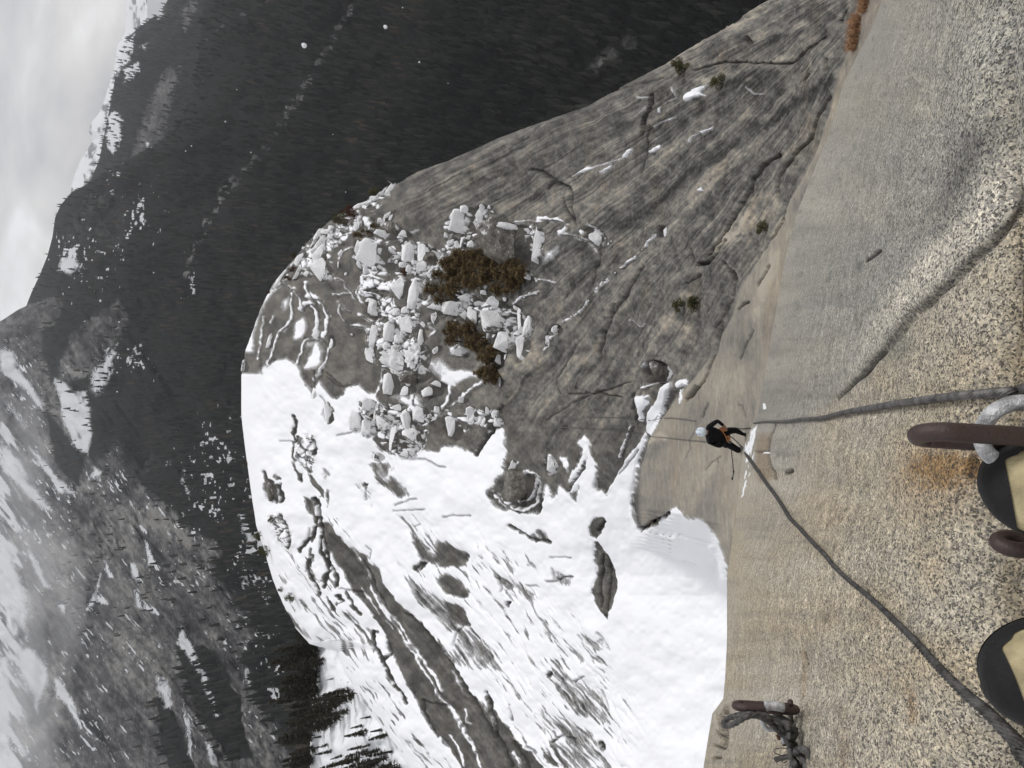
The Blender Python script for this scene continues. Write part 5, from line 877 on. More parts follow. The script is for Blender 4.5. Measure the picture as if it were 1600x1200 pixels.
def mat_boulder(name, thr, dark=1.0):
    m, nt, b = new_mat(name); N = NT(nt); c = N.coord('Object'); g = nt.nodes.new('ShaderNodeNewGeometry'); pos = g.outputs['Position']
    n1 = N.noise(pos, 1.3, 5, .65); n2 = N.noise(pos, 6, 4, .7); oi = nt.nodes.new('ShaderNodeObjectInfo').outputs['Random']
    d = N.dotn(Vector((.38, -.42, .82)).normalized())
    s = N.math('ADD', d, N.math('MULTIPLY', N.math('SUBTRACT', n1, .5), 1.9)); s = N.math('ADD', s, N.math('MULTIPLY', N.math('SUBTRACT', n2, .5), 1.1))
    s = N.math('ADD', s, N.math('MULTIPLY', N.math('SUBTRACT', oi, .5), .30)); s = N.math('MAXIMUM', N.mrange(s, thr, thr + .16), N.math('MULTIPLY', N.mrange(s, thr - .5, thr + .1), .16))
    rk = N.ramp(N.math('ADD', N.math('MULTIPLY', n1, .6), N.math('MULTIPLY', n2, .4)), [(.3, (.05 * dark, .047 * dark, .042 * dark)), (.5, (.14 * dark, .13 * dark, .112 * dark)), (.7, (.24 * dark, .215 * dark, .18 * dark))])
    col = N.mix(s, rk, (.93, .94, .96)); nt.links.new(col, b.inputs['Base Color']); b.inputs['Roughness'].default_value = .8; b.inputs['Specular IOR Level'].default_value = .25
    nt.links.new(N.bump(N.math('ADD', N.math('MULTIPLY', n1, .6), N.math('MULTIPLY', n2, .4)), .9, .6), b.inputs['Normal']); return m
MAT['b_snow'] = mat_boulder('snow_plastered_boulder', .12); MAT['b_half'] = mat_boulder('snow_dusted_boulder', .42); MAT['b_bare'] = mat_boulder('bare_boulder', 1.15)
BM = {}
for key, mt in (('s', 'b_snow'), ('h', 'b_half'), ('b', 'b_bare')):
    BM[key] = []
    for i in range(9):
        me = boulder_mesh(i + 40 * 'shb'.index(key)); me.materials.append(MAT[mt]); BM[key].append(me)
BM['l'] = []
for i in range(3): me = boulder_mesh(200 + i, True); me.materials.append(MAT['b_half']); BM['l'].append(me)
_bn = 0
def boulder(z, X, Y, rx, ry, rot, typ, label=None, group=None, name='boulder', cat='boulder', sink=.25):
    global _bn
    (px, py) = cv(z, [(X, Y)])[0]; s = ZM[z][2]; rx /= s; ry /= s; px = max(px, itp(py, S2) + rx * .25)
    p = P2(px, py); Z = zof(p); k = Z / FOC; a = math.radians(rot)
    ix = -UP; iy = -RT                          # image right / image down in the world
    e1 = ix * math.cos(a) + iy * math.sin(a); e2 = -ix * math.sin(a) + iy * math.cos(a); e3 = np.cross(e1, e2)
    n = N2(px, py); m = min(rx, ry)
    big_ = 1.32 if max(rx, ry) < 18 else 1.18; sc = (rx * k * big_, ry * k * big_, m * k * .75)
    me = BM[typ][_bn % len(BM[typ])]; _bn += 1
    o = bpy.data.objects.new(name, me); COL.objects.link(o)
    R = Matrix(((e1[0], e2[0], e3[0]), (e1[1], e2[1], e3[1]), (e1[2], e2[2], e3[2]))).to_4x4()
    o.matrix_world = Matrix.Translation(Vector(p - n * sc[2] * .12)) @ R @ Matrix.Diagonal((*sc, 1))
    return tag(o, label, cat, group)
for row in BIG:
    z, X, Y, rx, ry, rot, typ, lab = row
    if rx < 3: continue
    if lab: boulder(z, X, Y, rx, ry, rot, typ, lab)
    else: boulder(z, X, Y, rx, ry, rot, typ, *SMALL['cliff'], name='stone', cat='stone')
for zone, z, lst in LITTLE:
    for i, (X, Y, rx, ry, rot) in enumerate(lst): boulder(z, X, Y, rx, ry, rot, 's' if i % 3 else 'h', *SMALL[zone], name='stone', cat='stone')
# ------------------------------------------------------------------ trees and bushes
def leaf_mat(name, c1, c2, snow=0):
    m, nt, b = new_mat(name); N = NT(nt); sh = N.attr('shade'); oi = nt.nodes.new('ShaderNodeObjectInfo').outputs['Random']
    f = N.math('ADD', N.math('MULTIPLY', sh, .8), N.math('MULTIPLY', oi, .2)); col = N.mix(f, c1, c2); col = N.mix(N.mrange(sh, .96, .99), col, tuple(min(1, x * 1.9) for x in c2))
    nt.links.new(col, b.inputs['Base Color']); b.inputs['Roughness'].default_value = .9; b.inputs['Specular IOR Level'].default_value = .15; return m
MAT['brown_leaf'] = leaf_mat('brown_conifer_needles', (.030, .020, .010), (.155, .112, .055)); MAT['green_leaf'] = leaf_mat('olive_needles', (.03, .032, .014), (.095, .090, .038)); MAT['dark_leaf'] = leaf_mat('dark_spruce_needles', (.026, .025, .019), (.105, .098, .072))
MAT['bark'] = simple('bark', (.055, .042, .033), .9, scale=6, bump=.5, bscale=20); MAT['red_leaf'] = leaf_mat('rusty_heather', (.035, .016, .010), (.10, .05, .03))
def leaves(lumps, n, size, rn):
    V = []; F = []; S = []
    for (cx, cy, cz, r, rz) in lumps:
        sh0 = rn.uniform(0, .6); m = int(n * r * r)
        for _ in range(m):
            d = Vector((rn.gauss(0, 1), rn.gauss(0, 1), rn.gauss(0, 1))).normalized(); q = rn.uniform(.55, 1.0) ** .5
            p = Vector((cx + d.x * r * q, cy + d.y * r * q, cz + d.z * rz * q)); nn = (d + Vector((rn.gauss(0, .35), rn.gauss(0, .35), rn.gauss(0, .35)))).normalized(); a = nn.cross(Vector((rn.gauss(0, 1), rn.gauss(0, 1), rn.gauss(0, 1)))).normalized(); t = nn.cross(a); s = size * rn.uniform(.6, 1.5); b = len(V)
            V += [p - t * s * .5 - a * s * .6, p + t * s * .5 - a * s * .6, p + a * s * .8 + t * s * .15, p + a * s * .7 - t * s * .2]; F.append((b, b + 1, b + 2, b + 3)); S += [min(1, sh0 + rn.uniform(0, .4))] * 4
    return V, F, S
def cone(bm, p0, p1, r0, r1, seg=7):
    p0 = Vector(p0); p1 = Vector(p1); d = (p1 - p0); L_ = d.length
    if L_ < 1e-6: return
    d.normalize(); u = d.orthogonal().normalized(); w = d.cross(u); a = []; b = []
    for i in range(seg):
        t = 2 * math.pi * i / seg; e = u * math.cos(t) + w * math.sin(t); a.append(bm.verts.new(p0 + e * r0)); b.append(bm.verts.new(p1 + e * r1))
    for i in range(seg): bm.faces.new((a[i], a[(i + 1) % seg], b[(i + 1) % seg], b[i]))
    bm.faces.new(a[::-1]); bm.faces.new(b)
def me_from(name, V, F, S, mat):
    o = mesh_np(name, np.array([tuple(v) for v in V]), np.array(F), mat, False, None, dict(shade=np.array(S))); me = o.data; bpy.data.objects.remove(o); return me
def bushy(seed, mat, squat=1.0, n=900):      # unit height
    rn = random.Random(seed); lumps = []
    for k in range(15):
        h = rn.uniform(.18, .92); rad = .30 * (1 - h * .75) * squat; a = rn.uniform(0, 6.28); rr = rad * rn.uniform(.3, 1); s = rn.uniform(.10, .17) * (1.2 - .5 * h) * (squat * .4 + .6)
        lumps.append((math.cos(a) * rr, math.sin(a) * rr, h, s, s * 1.15))
    lumps.append((0, 0, .9, .10, .14)); V, F, S = leaves(lumps, n / .022 / 16 * 1.3, .036, rn); crown = me_from('crown', V, F, S, mat)
    bm = bmesh.new(); cone(bm, (0, 0, -.08), (0, 0, .55), .035, .02); cone(bm, (0, 0, .5), (.02, .01, .9), .02, .005)
    for k in range(7):
        a = rn.uniform(0, 6.28); h = rn.uniform(.15, .7); cone(bm, (0, 0, h), (math.cos(a) * .2 * squat, math.sin(a) * .2 * squat, h + .12), .012, .004, 5)
    t = bpy.data.meshes.new('trunk'); bm.to_mesh(t); bm.free(); t.materials.append(MAT['bark']); return crown, t
def spruce(seed, mat):
    rn = random.Random(seed); V = []; F = []; S = []; lev = 26
    for i in range(lev):
        h = .10 + .88 * i / lev; R_ = .165 * (1 - h) ** .8 * rn.uniform(.75, 1.2) + .012; nb = 9
        if rn.random() < .12: continue
        for k in range(nb):
            a = rn.uniform(0, 6.28); r = R_ * rn.uniform(.6, 1.1); sh = rn.uniform(0, 1); m = 7
            for j in range(m):
                q = (j + .5) / m; p = Vector((math.cos(a) * r * q, math.sin(a) * r * q, h - .25 * r * q * q + .0)); s = .014 * (1.25 - q * .6) * rn.uniform(.8, 1.4)
                t = Vector((-math.sin(a), math.cos(a), rn.gauss(0, .3))); u = Vector((math.cos(a), math.sin(a), rn.gauss(-.2, .5))); b = len(V)
                V += [p - t * s - u * s * .3, p + t * s - u * s * .3, p + t * s * .5 + u * s * 1.7, p - t * s * .5 + u * s * 1.7]; F.append((b, b + 1, b + 2, b + 3)); S += [min(1, sh * .7 + rn.uniform(0, .3))] * 4
                V += [p - Vector((0, 0, s)), p + u * s * 1.4 - Vector((0, 0, s)), p + u * s * 1.4 + Vector((0, 0, s * .3)), p + Vector((0, 0, s * .3))]; b += 4; F.append((b, b + 1, b + 2, b + 3)); S += [sh * .5] * 4
    crown = me_from('crown', V, F, S, mat); bm = bmesh.new(); cone(bm, (0, 0, -.03), (0, 0, .98), .014, .002)
    t = bpy.data.meshes.new('trunk'); bm.to_mesh(t); bm.free(); t.materials.append(MAT['bark']); return crown, t
VAR = {'brown': [bushy(i, MAT['brown_leaf']) for i in range(5)], 'olive': [bushy(20 + i, MAT['green_leaf'], 1.7) for i in range(3)], 'red': [bushy(30 + i, MAT['red_leaf'], 1.8) for i in range(3)], 'dark': [spruce(40 + i, MAT['dark_leaf']) for i in range(6)]}
_tn = 0
def tree(kind, p, h, label, cat='tree', group=None, name='conifer', wide=1.0):
    global _tn
    cr, tr = VAR[kind][_tn % len(VAR[kind])]; _tn += 1
    r = empty(name, p, label, cat, group); r.rotation_euler = (random.gauss(0, .04), random.gauss(0, .04), random.uniform(0, 6.28)); r.scale = (h * wide, h * wide, h)
    for nm, me in (('crown', cr), ('trunk', tr)): o = bpy.data.objects.new(nm, me); COL.objects.link(o); o.parent = r
    return r
def pts_in(poly, n, dmin, seed):
    rn = random.Random(seed); xs = [p[0] for p in poly]; ys = [p[1] for p in poly]; out = []; tr = 0
    while len(out) < n and tr < 20000:
        tr += 1; x = rn.uniform(min(xs), max(xs)); y = rn.uniform(min(ys), max(ys))
        if inside(np.array([x]), np.array([y]), poly)[0] and all(math.hypot(x - a, y - b) > dmin for a, b in out): out.append((x, y))
    return out
CL1 = cv('C', [(110, 590), (190, 460), (300, 400), (390, 330), (430, 350), (470, 410), (570, 430), (650, 470), (680, 490), (650, 570), (600, 640), (540, 640), (460, 570), (400, 600), (300, 610), (260, 650), (210, 680), (120, 670)])
CL2 = cv('C', [(200, 880), (240, 830), (330, 810), (380, 880), (420, 940), (500, 980), (500, 1090), (500, 1190), (430, 1180), (400, 1080), (340, 1030), (280, 950)])
for k, (poly, n, lab, g, s) in enumerate([(CL1, 58, 'bushy brown conifer in the larger clump beside the huge dark block', 'conifers of the larger clump', 3), (CL2, 24, 'dark brown conifer in the smaller clump that trails below the snowy slabs', 'conifers of the smaller clump', 4)]):
    for (x, y) in pts_in(poly, n, 6.2, s):
        p = P2(x + 5, y); tree('brown', p, random.uniform(1.9, 3.0) * zof(p) / 115, lab, 'conifer', g, wide=1.5)
for (z, X, Y, h, kind, lab, nm, cat, wide) in [
    ('K', 610, 150, 3.2, 'olive', 'olive bush jutting over the skyline above the snowy flakes', 'bush', 'bush', 1.2), ('K', 450, 440, 4.2, 'olive', 'olive brown bush between snow patches, just inside the skyline', 'bush', 'bush', 1.2),
    ('K', 500, 350, 3.6, 'red', 'twiggy reddish bush behind the white flake on the skyline', 'bush', 'bush', 1.2), ('K', 560, 395, 3.0, 'red', 'low reddish brown bush wedged between two snowy flakes', 'bush', 'bush', 1.1), ('K', 720, 560, 3.0, 'brown', 'brown conifer against the flat brown topped boulder', 'conifer', 'conifer', 1.3),
    ('K', 650, 590, 3.2, 'brown', 'brown conifer leaning over the largest crusted boulder', 'conifer', 'conifer', 1.3), ('K', 800, 500, 2.6, 'brown', 'small brown conifer at the uphill end of the flat brown topped boulder', 'conifer', 'conifer', 1.3), ('A', 460, 690, 2.6, 'red', 'dark reddish bush on the tan rock below the skyline flakes', 'bush', 'bush', 1.1),
    ('A', 430, 740, 2.4, 'red', 'smaller dark reddish bush under the first one on the tan rock', 'bush', 'bush', 1.0), ('A', 455, 595, 2.6, 'olive', 'scrubby yellow green bush sticking out past the left skyline', 'bush', 'bush', 1.2), ('A', 290, 830, 1.8, 'red', 'tiny brown bush on the left skyline of the dome', 'bush', 'bush', 1.1), ('A', 1120, 700, 1.3, 'red', 'small reddish tuft between white blocks in the upper rubble', 'bush', 'bush', 1.6),
    ('F', 150, 380, 3.4, 'olive', 'green brown bush on the snowy skyline beside the valley', 'bush', 'bush', 1.2), ('F', 215, 500, 4.2, 'olive', 'larger dark olive bush breaking the snowy skyline', 'bush', 'bush', 1.2), ('F', 250, 260, 2.2, 'olive', 'small dark bush in the snow beside a cracked boulder', 'bush', 'bush', 1.1), ('F', 410, 860, 3.4, 'olive', 'snow flecked shrub at the snowy edge above the far trees', 'bush', 'bush', 1.2), ('F', 320, 800, 2.0, 'olive', 'little shrub beside the snow flecked one at the snowy edge', 'bush', 'bush', 1.1),
    ('G', 835, 335, 1.05, 'olive', 'round green bush growing alone on the bare flank near the skyline', 'bush', 'bush', 1.3), ('G', 1000, 398, .7, 'olive', 'thin straggly shrub on the flank next to the snow patches', 'bush', 'bush', 1.5), ('H', 520, 685, .72, 'olive', 'green bush on the left of the pair above the tan hollow', 'bush', 'bush', 1.4), ('H', 590, 672, .8, 'olive', 'green bush on the right of the pair above the tan hollow', 'bush', 'bush', 1.3),
    ('H', 888, 320, .5, 'olive', 'small yellow brown bush in the crack under the smooth slab rim', 'bush', 'bush', 1.4), ('I', 386, 724, 1.6, 'red', 'tiny rusty bush on the snowy skyline facing the valley', 'bush', 'bush', 1.2), ('B', 955, 600, 1.2, 'red', 'rusty twig tuft at the edge of the block row', 'bush', 'bush', 1.2)]:
    x, y = cv(z, [(X, Y)])[0]; x = max(x, itp(y, S2) + .8); tree(kind, P2(x, y), h * .9, lab, cat, None, nm, wide)
# single trees on the snowy bench
BENCH = [(385, 690, 70), (378, 708, 60), (425, 780, 34), (505, 832, 130), (535, 850, 150), (520, 872, 140), (470, 885, 150), (450, 905, 160), (440, 860, 120), (425, 928, 170), (472, 960, 160), (430, 985, 170), (400, 1000, 150), (380, 945, 140), (372, 880, 110), (600, 960, 50), (565, 1000, 60), (585, 1022, 90), (575, 1038, 100), (655, 1020, 60), (675, 1045, 90), (695, 1040, 80), (600, 1090, 60), (560, 1100, 70),
 (592, 1120, 110), (645, 1112, 90), (672, 1130, 100), (702, 1122, 60), (560, 1150, 130), (605, 1162, 130), (645, 1168, 140), (682, 1150, 120), (722, 1182, 150), (505, 1160, 100), (470, 1140, 60), (420, 1120, 80), (400, 1090, 60), (370, 1052, 50), (440, 1180, 80), (742, 1198, 120), (350, 1110, 100), (612, 1192, 150), (682, 1198, 160), (560, 1205, 140), (480, 1215, 120), (760, 1230, 140), (640, 1230, 160), (395, 900, 120), (415, 860, 90), (500, 930, 120), (350, 965, 130)]
for i, (X, Y, hp) in enumerate(BENCH):
    x, y = cv('S', [(X, Y)])[0]; Zt = float(zshelf(np.array(x), np.array(y))); p = unproj(x, y, Zt); h = hp / 3 * Zt / FOC * 1.1
    if Y < 800: lab, g = 'short spruce at the upper end of the snowy bench, apart from the rest', 'lone spruces on the upper bench'
    elif Y < 1010: lab, g = 'dark spruce in the thick upper grove on the snowy bench', 'spruces of the upper grove'
    else: lab, g = 'dark spruce in the looser lower grove on the snowy bench', 'spruces of the lower grove'
    tree('dark', p, h, lab, 'spruce', g, 'spruce', random.uniform(.8, 1.15))
rn = random.Random(5)
for i in range(46):
    y = 965 + (i % 31) * 8.4 + rn.uniform(-3, 3); x = (489 if i < 31 else 498) + rn.uniform(-3, 3) + max(0, (1000 - y)) * .5; Zt = float(zshelf(np.array(x), np.array(y))); p = unproj(x, y, Zt)
    tree('dark', p, rn.uniform(10, 19) * (1 if y > 1000 else .6), 'tall dark spruce in the dense row along the far edge of the snowy bench', 'spruce', 'spruces along the far edge of the bench', 'spruce', rn.uniform(.9, 1.4))
# dry grass on the slab rim
def grass(name, px, py, n, ln, spread, label, mat):
    p0 = P2(px, py); rg = random.Random(3); bm = bmesh.new(); Z = zof(p0)
    for k in range(n):
        u = rg.uniform(-1, 1); q = P2(px + rg.gauss(0, 2.5) - u * 3, py + u * spread) - p0; d = Vector((rg.gauss(0, .5), rg.gauss(.1, .5), 1)).normalized(); l = ln * rg.uniform(.5, 1.1); s = Vector((rg.gauss(0, 1), rg.gauss(0, 1), 0)).normalized() * .0035
        b = Vector(q); m1 = b + d * l * .55; d2 = (d + Vector((rg.gauss(0, .5), rg.gauss(0, .5), -.5))).normalized(); e = m1 + d2 * l * .5
        v = [bm.verts.new(b - s), bm.verts.new(b + s), bm.verts.new(m1 + s * .8), bm.verts.new(m1 - s * .8), bm.verts.new(e)]; bm.faces.new(v[:4]); bm.faces.new((v[3], v[2], v[4]))
    return tag(bmo(name, bm, mat, None, False, p0), label, 'grass')
MAT['dry'] = simple('dry_grass', (.30, .17, .09), .9, var=.5, scale=12); MAT['dry2'] = simple('dry_twigs', (.13, .06, .035), .9, var=.5, scale=12)
grass('grass_tuft', 1338, 52, 900, .13, 26, 'tuft of dry orange brown grass growing on the rim of the smooth slab', MAT['dry'])
grass('grass_tuft', 1352, 5, 500, .10, 14, 'smaller tuft of dry brown grass at the very top of the slab rim', MAT['dry'])
# ================================================================== hardware, shoes, climber
def sweep(pts, rad, seg=24, lobes=0, pitch=.07, amp=.0, step=None, caps=True, closed=False):
    """tube along a smooth path; lobes > 0 gives the twisted strands of a wire cable"""
    pts = [Vector(p) for p in pts]; n = len(pts); rads = rad if hasattr(rad, '__len__') else [rad] * n; Q = []; R_ = []
    def cr(a, b, c, d, t): return .5 * ((2 * b) + (c - a) * t + (2 * a - 5 * b + 4 * c - d) * t * t + (3 * b - a - 3 * c + d) * t ** 3)
    segs = n if closed else n - 1
    for i in range(segs):
        P_ = [pts[(i + k) % n] if closed else pts[min(max(i + k, 0), n - 1)] for k in (-1, 0, 1, 2)]; ra = rads[i]; rb = rads[(i + 1) % n]
        L_ = (P_[2] - P_[1]).length; m = max(2, int(L_ / (step if step else max(ra, rb) * .8)))
        for j in range(m): t = j / m; Q.append(cr(*P_, t)); R_.append(ra + (rb - ra) * t)
    if not closed: Q.append(pts[-1]); R_.append(rads[-1])
    V = []; F = []; up = None; s = 0; N_ = len(Q)
    for i, p in enumerate(Q):
        t = (Q[(i + 1) % N_] - Q[i - 1]) if closed else (Q[min(i + 1, N_ - 1)] - Q[max(i - 1, 0)]); t.normalize()
        if up is None: up = t.orthogonal().normalized()
        up = (up - t * up.dot(t)).normalized(); w = t.cross(up)
        if i: s += (Q[i] - Q[i - 1]).length
        for k in range(seg):
            a = 2 * math.pi * k / seg; r = R_[i]
            if lobes: r *= 1 - amp + amp * abs(math.cos((a * lobes + 2 * math.pi * lobes * s / pitch) / 2)) ** .9 * 1.2
            V.append(p + (up * math.cos(a) + w * math.sin(a)) * r)
    M = N_ if closed else N_ - 1
    for i in range(M):
        for k in range(seg): j = (i + 1) % N_; F.append((i * seg + k, i * seg + (k + 1) % seg, j * seg + (k + 1) % seg, j * seg + k))
    bm = bmesh.new(); vs = [bm.verts.new(v) for v in V]
    for f in F: bm.faces.new([vs[q] for q in f])
    if caps and not closed:
        for e, sl in ((0, range(seg)), (N_ - 1, range(seg))):
            c = bm.verts.new(Q[e]); 
            for k in sl: a, b = vs[e * seg + k], vs[e * seg + (k + 1) % seg]; bm.faces.new((a, b, c))
    bmesh.ops.recalc_face_normals(bm, faces=bm.faces); return bm
def recenter(o, p):
    p = Vector(p)
    for v in o.data.vertices: v.co -= p
    o.location = p; return o
MAT['cable'] = simple('steel_cable', (.12, .117, .115), .42, .5, .5, 60, .4, 400, (.035, .033, .032)); MAT['cable2'] = simple('galvanised_cable', (.20, .195, .19), .5, .6, .5, 60, .3, 400, (.07, .068, .066))
MAT['rust'] = simple('rusty_iron', (.046, .034, .033), .5, .3, .3, 45, .25, 260, (.060, .036, .030)); MAT['rust2'] = simple('orange_rust', (.14, .06, .03), .8, .1, .4, 60, .7, 260, (.06, .03, .02)); MAT['zinc'] = simple('galvanised_steel', (.62, .63, .65), .45, .5, .5, 55, .5, 300, (.26, .265, .27))
MAT['rope'] = simple('dark_cord', (.02, .02, .02), .8, scale=50)
def on_slab(z, pts, lift, rmul=1):
    out = []
    for X, Y in pts:
        px, py = cv(z, [(X, Y)])[0]
        if px > itp(py, I1) + 2: p = P1(px, py); n = N1(px, py)
        else: p = P2(px, py); n = N2(px, py)
        out.append(p + n * lift)
    return out
def dens(pts, k=4):
    out = []
    for a, b in zip(pts[:-1], pts[1:]):
        for j in range(k): t = j / k; out.append((a[0] + (b[0] - a[0]) * t, a[1] + (b[1] - a[1]) * t))
    return out + [pts[-1]]
# thick cable running from the lower right corner down to the climber
c2 = [(1720, 1330), (1660, 1252), (1600, 1174), (1560, 1126), (1500, 1063), (1440, 1003), (1380, 949), (1330, 902), (1280, 853), (1240, 812), (1215, 779), (1196, 750), (1184, 733)]
cp = [(P1(x, y) + N1(x, y) * .007) * (1 - .12 * float(sst(1400, 1700, x))) for x, y in dens(c2, 3)]
cp += [unproj(1177, 725, float(Z1(np.array(1177.), np.array(725.))) * .97), unproj(1169, 714, float(Z1(np.array(1169.), np.array(714.))) * .96), unproj(1163, 705, 10.0), unproj(1158, 698, 12.5)]
wd = lambda x: np.interp(x, [1184, 1240, 1330, 1440, 1500, 1600, 1720], [5.0, 5.6, 7.2, 11.5, 15, 25, 34])
rr = [float(wd(q[0])) * zof(p) / FOC / 2 for q, p in zip(dens(c2, 3), cp)] ; rr += [.013, .015, .018, .020]; bm = sweep(cp, rr, 60, 8, .060, .5, .0020); o = bmo('steel_cable', bm, MAT['cable']); recenter(o, cp[0]); tag(o, 'thick dark twisted steel cable running diagonally from beside the shoe down to the climber', 'cable')
wd1 = lambda x: np.interp(x, [1184, 1215, 1302, 1430, 1582, 1700], [2.6, 3.4, 6.7, 12, 16, 20])
c1 = [(1740, 590), (1660, 600), (1600, 610), (1540, 616), (1480, 622), (1420, 630), (1370, 638), (1330, 645), (1300, 651), (1270, 657), (1240, 660), (1215, 661), (1190, 661), (1180, 662)]
cp = on_slab('I', dens(c1, 3), .008); rr = [float(wd1(q[0])) * zof(p) / FOC / 2 for q, p in zip(dens(c1, 3), cp)]; bm = sweep(cp, rr, 48, 8, .05, .5, .0020); o = bmo('steel_cable', bm, MAT['cable2']); recenter(o, cp[0]); tag(o, 'thinner grey steel cable lying across the slab above the iron link', 'cable')
for pts, lab in [([(1089, 658), (1070, 655), (1050, 653), (1025, 654), (1000, 657), (980, 657), (960, 655), (940, 653), (915, 652)], 'upper of the two thin cables trailing down the rock below the climber'), ([(1132, 690), (1105, 690), (1080, 688), (1050, 685), (1030, 683), (1000, 680), (980, 678), (945, 672), (910, 669), (880, 668), (862, 667)], 'lower of the two thin cables trailing down the rock below the climber')]:
    cp = [P2(x, y) + N2(x, y) * .04 for x, y in dens(pts, 3)]; bm = sweep(cp, [.014 * max(1, zof(p) / 32) for p in cp], 8, 0, step=.25); o = bmo('steel_cable', bm, MAT['cable']); recenter(o, cp[0]); tag(o, lab, 'cable')
cp = [P2(x, y) + N2(x, y) * .02 for x, y in cv('P', [(750, 600), (757, 660), (765, 740), (775, 820), (780, 900), (785, 935), (778, 980), (768, 1025)])]
bm = sweep(cp, .011, 8, 0, step=.05); 
for q in (5, 7): bmesh.ops.create_icosphere(bm, subdivisions=2, radius=.03, matrix=Matrix.Translation(Vector(cp[q])))
o = bmo('cord', bm, MAT['rope']); recenter(o, cp[0]); tag(o, 'thin knotted cord hanging on the smooth rock beside the climber', 'cord')
cp = [P2(x, y) + N2(x, y) * .02 for x, y in [(1180, 670), (1170, 669), (1160, 670), (1150, 668)]]
o = bmo('cord', sweep(cp, .010, 8, 0, step=.05), MAT['rope']); recenter(o, cp[0]); tag(o, 'short thin line reaching the raised foot of the climber from the ledge', 'cord')
# ---- chain link: a stadium loop of round bar, seen on edge
def img(px, py, Z): return Vector(unproj(px, py, Z))
def loop_pts(c, ax, dp, half, rad, n=8):
    """stadium centred on c, long axis ax (unit), short axis dp (unit)"""
    out = []
    for s in (1, -1):
        for k in range(n + 1):
            a = -math.pi / 2 + math.pi * k / n; out.append(c + ax * s * (half + rad * math.cos(a)) + dp * s * rad * math.sin(a))
    return out
FWv, UPv, RTv = Vector(FW), Vector(UP), Vector(RT)
def link(name, z, left, right, Zs, thick, depth, label, mat, tilt=.12, cat='chain link'):
    a = cv(z, [left])[0]; b = cv(z, [right])[0]; A = img(*a, Zs); B = img(*b, Zs * .985); ax = (B - A).normalized(); L_ = (B - A).length
    dp = (FWv - ax * FWv.dot(ax)).normalized(); side = ax.cross(dp); dp = (dp + side * tilt).normalized(); r = thick
    c = (A + B) / 2 + dp * depth; bm = sweep(loop_pts(c, ax, dp, L_ / 2 - depth - r * .0, depth), r, 24, 0, step=.006, closed=True)
    o = bmo(name, bm, mat); recenter(o, c); return tag(o, label, cat)
link('iron_link', 'U', (385, 349), (1150, 396), .80, .0106, .024, 'thick dark brown iron link jutting over the rust stain, its other end under the shoe', MAT['rust'], -.22)
def ring(name, z, ctr, Zs, R_, r, normal, mat, label, cat, sx=1.0):
    c = img(*cv(z, [ctr])[0], Zs); n = Vector(normal).normalized(); u = n.orthogonal().normalized(); w = n.cross(u)
    bm = sweep([c + u * math.cos(t) * R_ + w * math.sin(t) * R_ * sx for t in [2 * math.pi * k / 20 for k in range(20)]], r, 24, 0, step=.004, closed=True); o = bmo(name, bm, mat); recenter(o, c); return tag(o, label, cat)
ring('steel_ring', 'U', (898, 366), .812, .0320, .0088, (-FWv + UPv * .42 - RTv * .10), MAT['zinc'], 'scuffed galvanised steel ring threaded round the thick iron link', 'ring', 1.12)
cB = img(1588, 850, .88); o = bmo('rusty_eyelet', sweep([cB + UPv * .0 + (-UPv) * math.cos(t) * .020 + RTv * math.sin(t) * .0045 + FWv * math.sin(t) * .014 for t in [2 * math.pi * k / 16 for k in range(16)]], .0095, 20, 0, step=.004, closed=True), MAT['rust']); recenter(o, cB); tag(o, 'rusty eyelet of an old bolt showing under the edge of the first shoe', 'bolt')
# ---- anchor cluster at the bottom edge
link('iron_link', 'X', (475, 302), (1105, 342), 1.62, .0092, .022, 'rusty iron link fixed to the slab edge with cable looped below it', MAT['rust'], -.25)
def pin(z, pts, Z0, r, mat, name, label, cat, lobes=0, pitch=.05, amp=.2, zs=None, parent=None):
    cp = [img(*cv(z, [p])[0], (zs[i] if zs else Z0)) for i, p in enumerate(pts)]; o = bmo(name, sweep(cp, r, 20, lobes, pitch, amp, .0022 if lobes else None), mat)
    recenter(o, cp[0]); 
    if parent: o.parent = parent; o.location = cp[0] - parent.location
    elif label: tag(o, label, cat)
    return o
pin('X', [(1032, 245), (1030, 330), (1035, 420), (1042, 500)], 1.66, .0062, MAT['rust'], 'iron_pin', 'short rusty pin standing crosswise behind the rusty link', 'pin', zs=[1.60, 1.64, 1.68, 1.70])
sh = empty('shackle', img(*cv('X', [(850, 300)])[0], 1.6), 'grey steel shackle clamped round the middle of the rusty link', 'shackle')
pin('X', [(775, 292), (830, 283), (900, 292), (960, 305)], 1.585, .0098, MAT['zinc'], 'bow', None, None, parent=sh); pin('X', [(735, 410), (750, 480), (800, 530), (870, 530), (920, 560), (965, 620)], 1.62, .0055, MAT['zinc'], 'bow', None, None, parent=sh)
pin('X', [(945, 600), (985, 600)], 1.60, .0085, MAT['zinc'], 'nut', None, None, parent=sh); pin('X', [(945, 645), (990, 645)], 1.60, .0078, MAT['zinc'], 'nut', None, None, parent=sh); pin('X', [(965, 660), (970, 695)], 1.60, .005, MAT['rust'], 'bolt_end', None, None, parent=sh)
pin('X', [(895, 385), (905, 430), (935, 470)], 1.64, .0055, MAT['rust2'], 'rusted_pin', None, None, parent=sh); pin('X', [(905, 590), (925, 630)], 1.62, .005, MAT['rust2'], 'rusted_pin', None, None, parent=sh)
kc = empty('knotted_cable', img(*cv('X', [(1000, 600)])[0], 1.62), 'frayed dark wire cable bent into loops and a knot below the rusty link', 'cable')
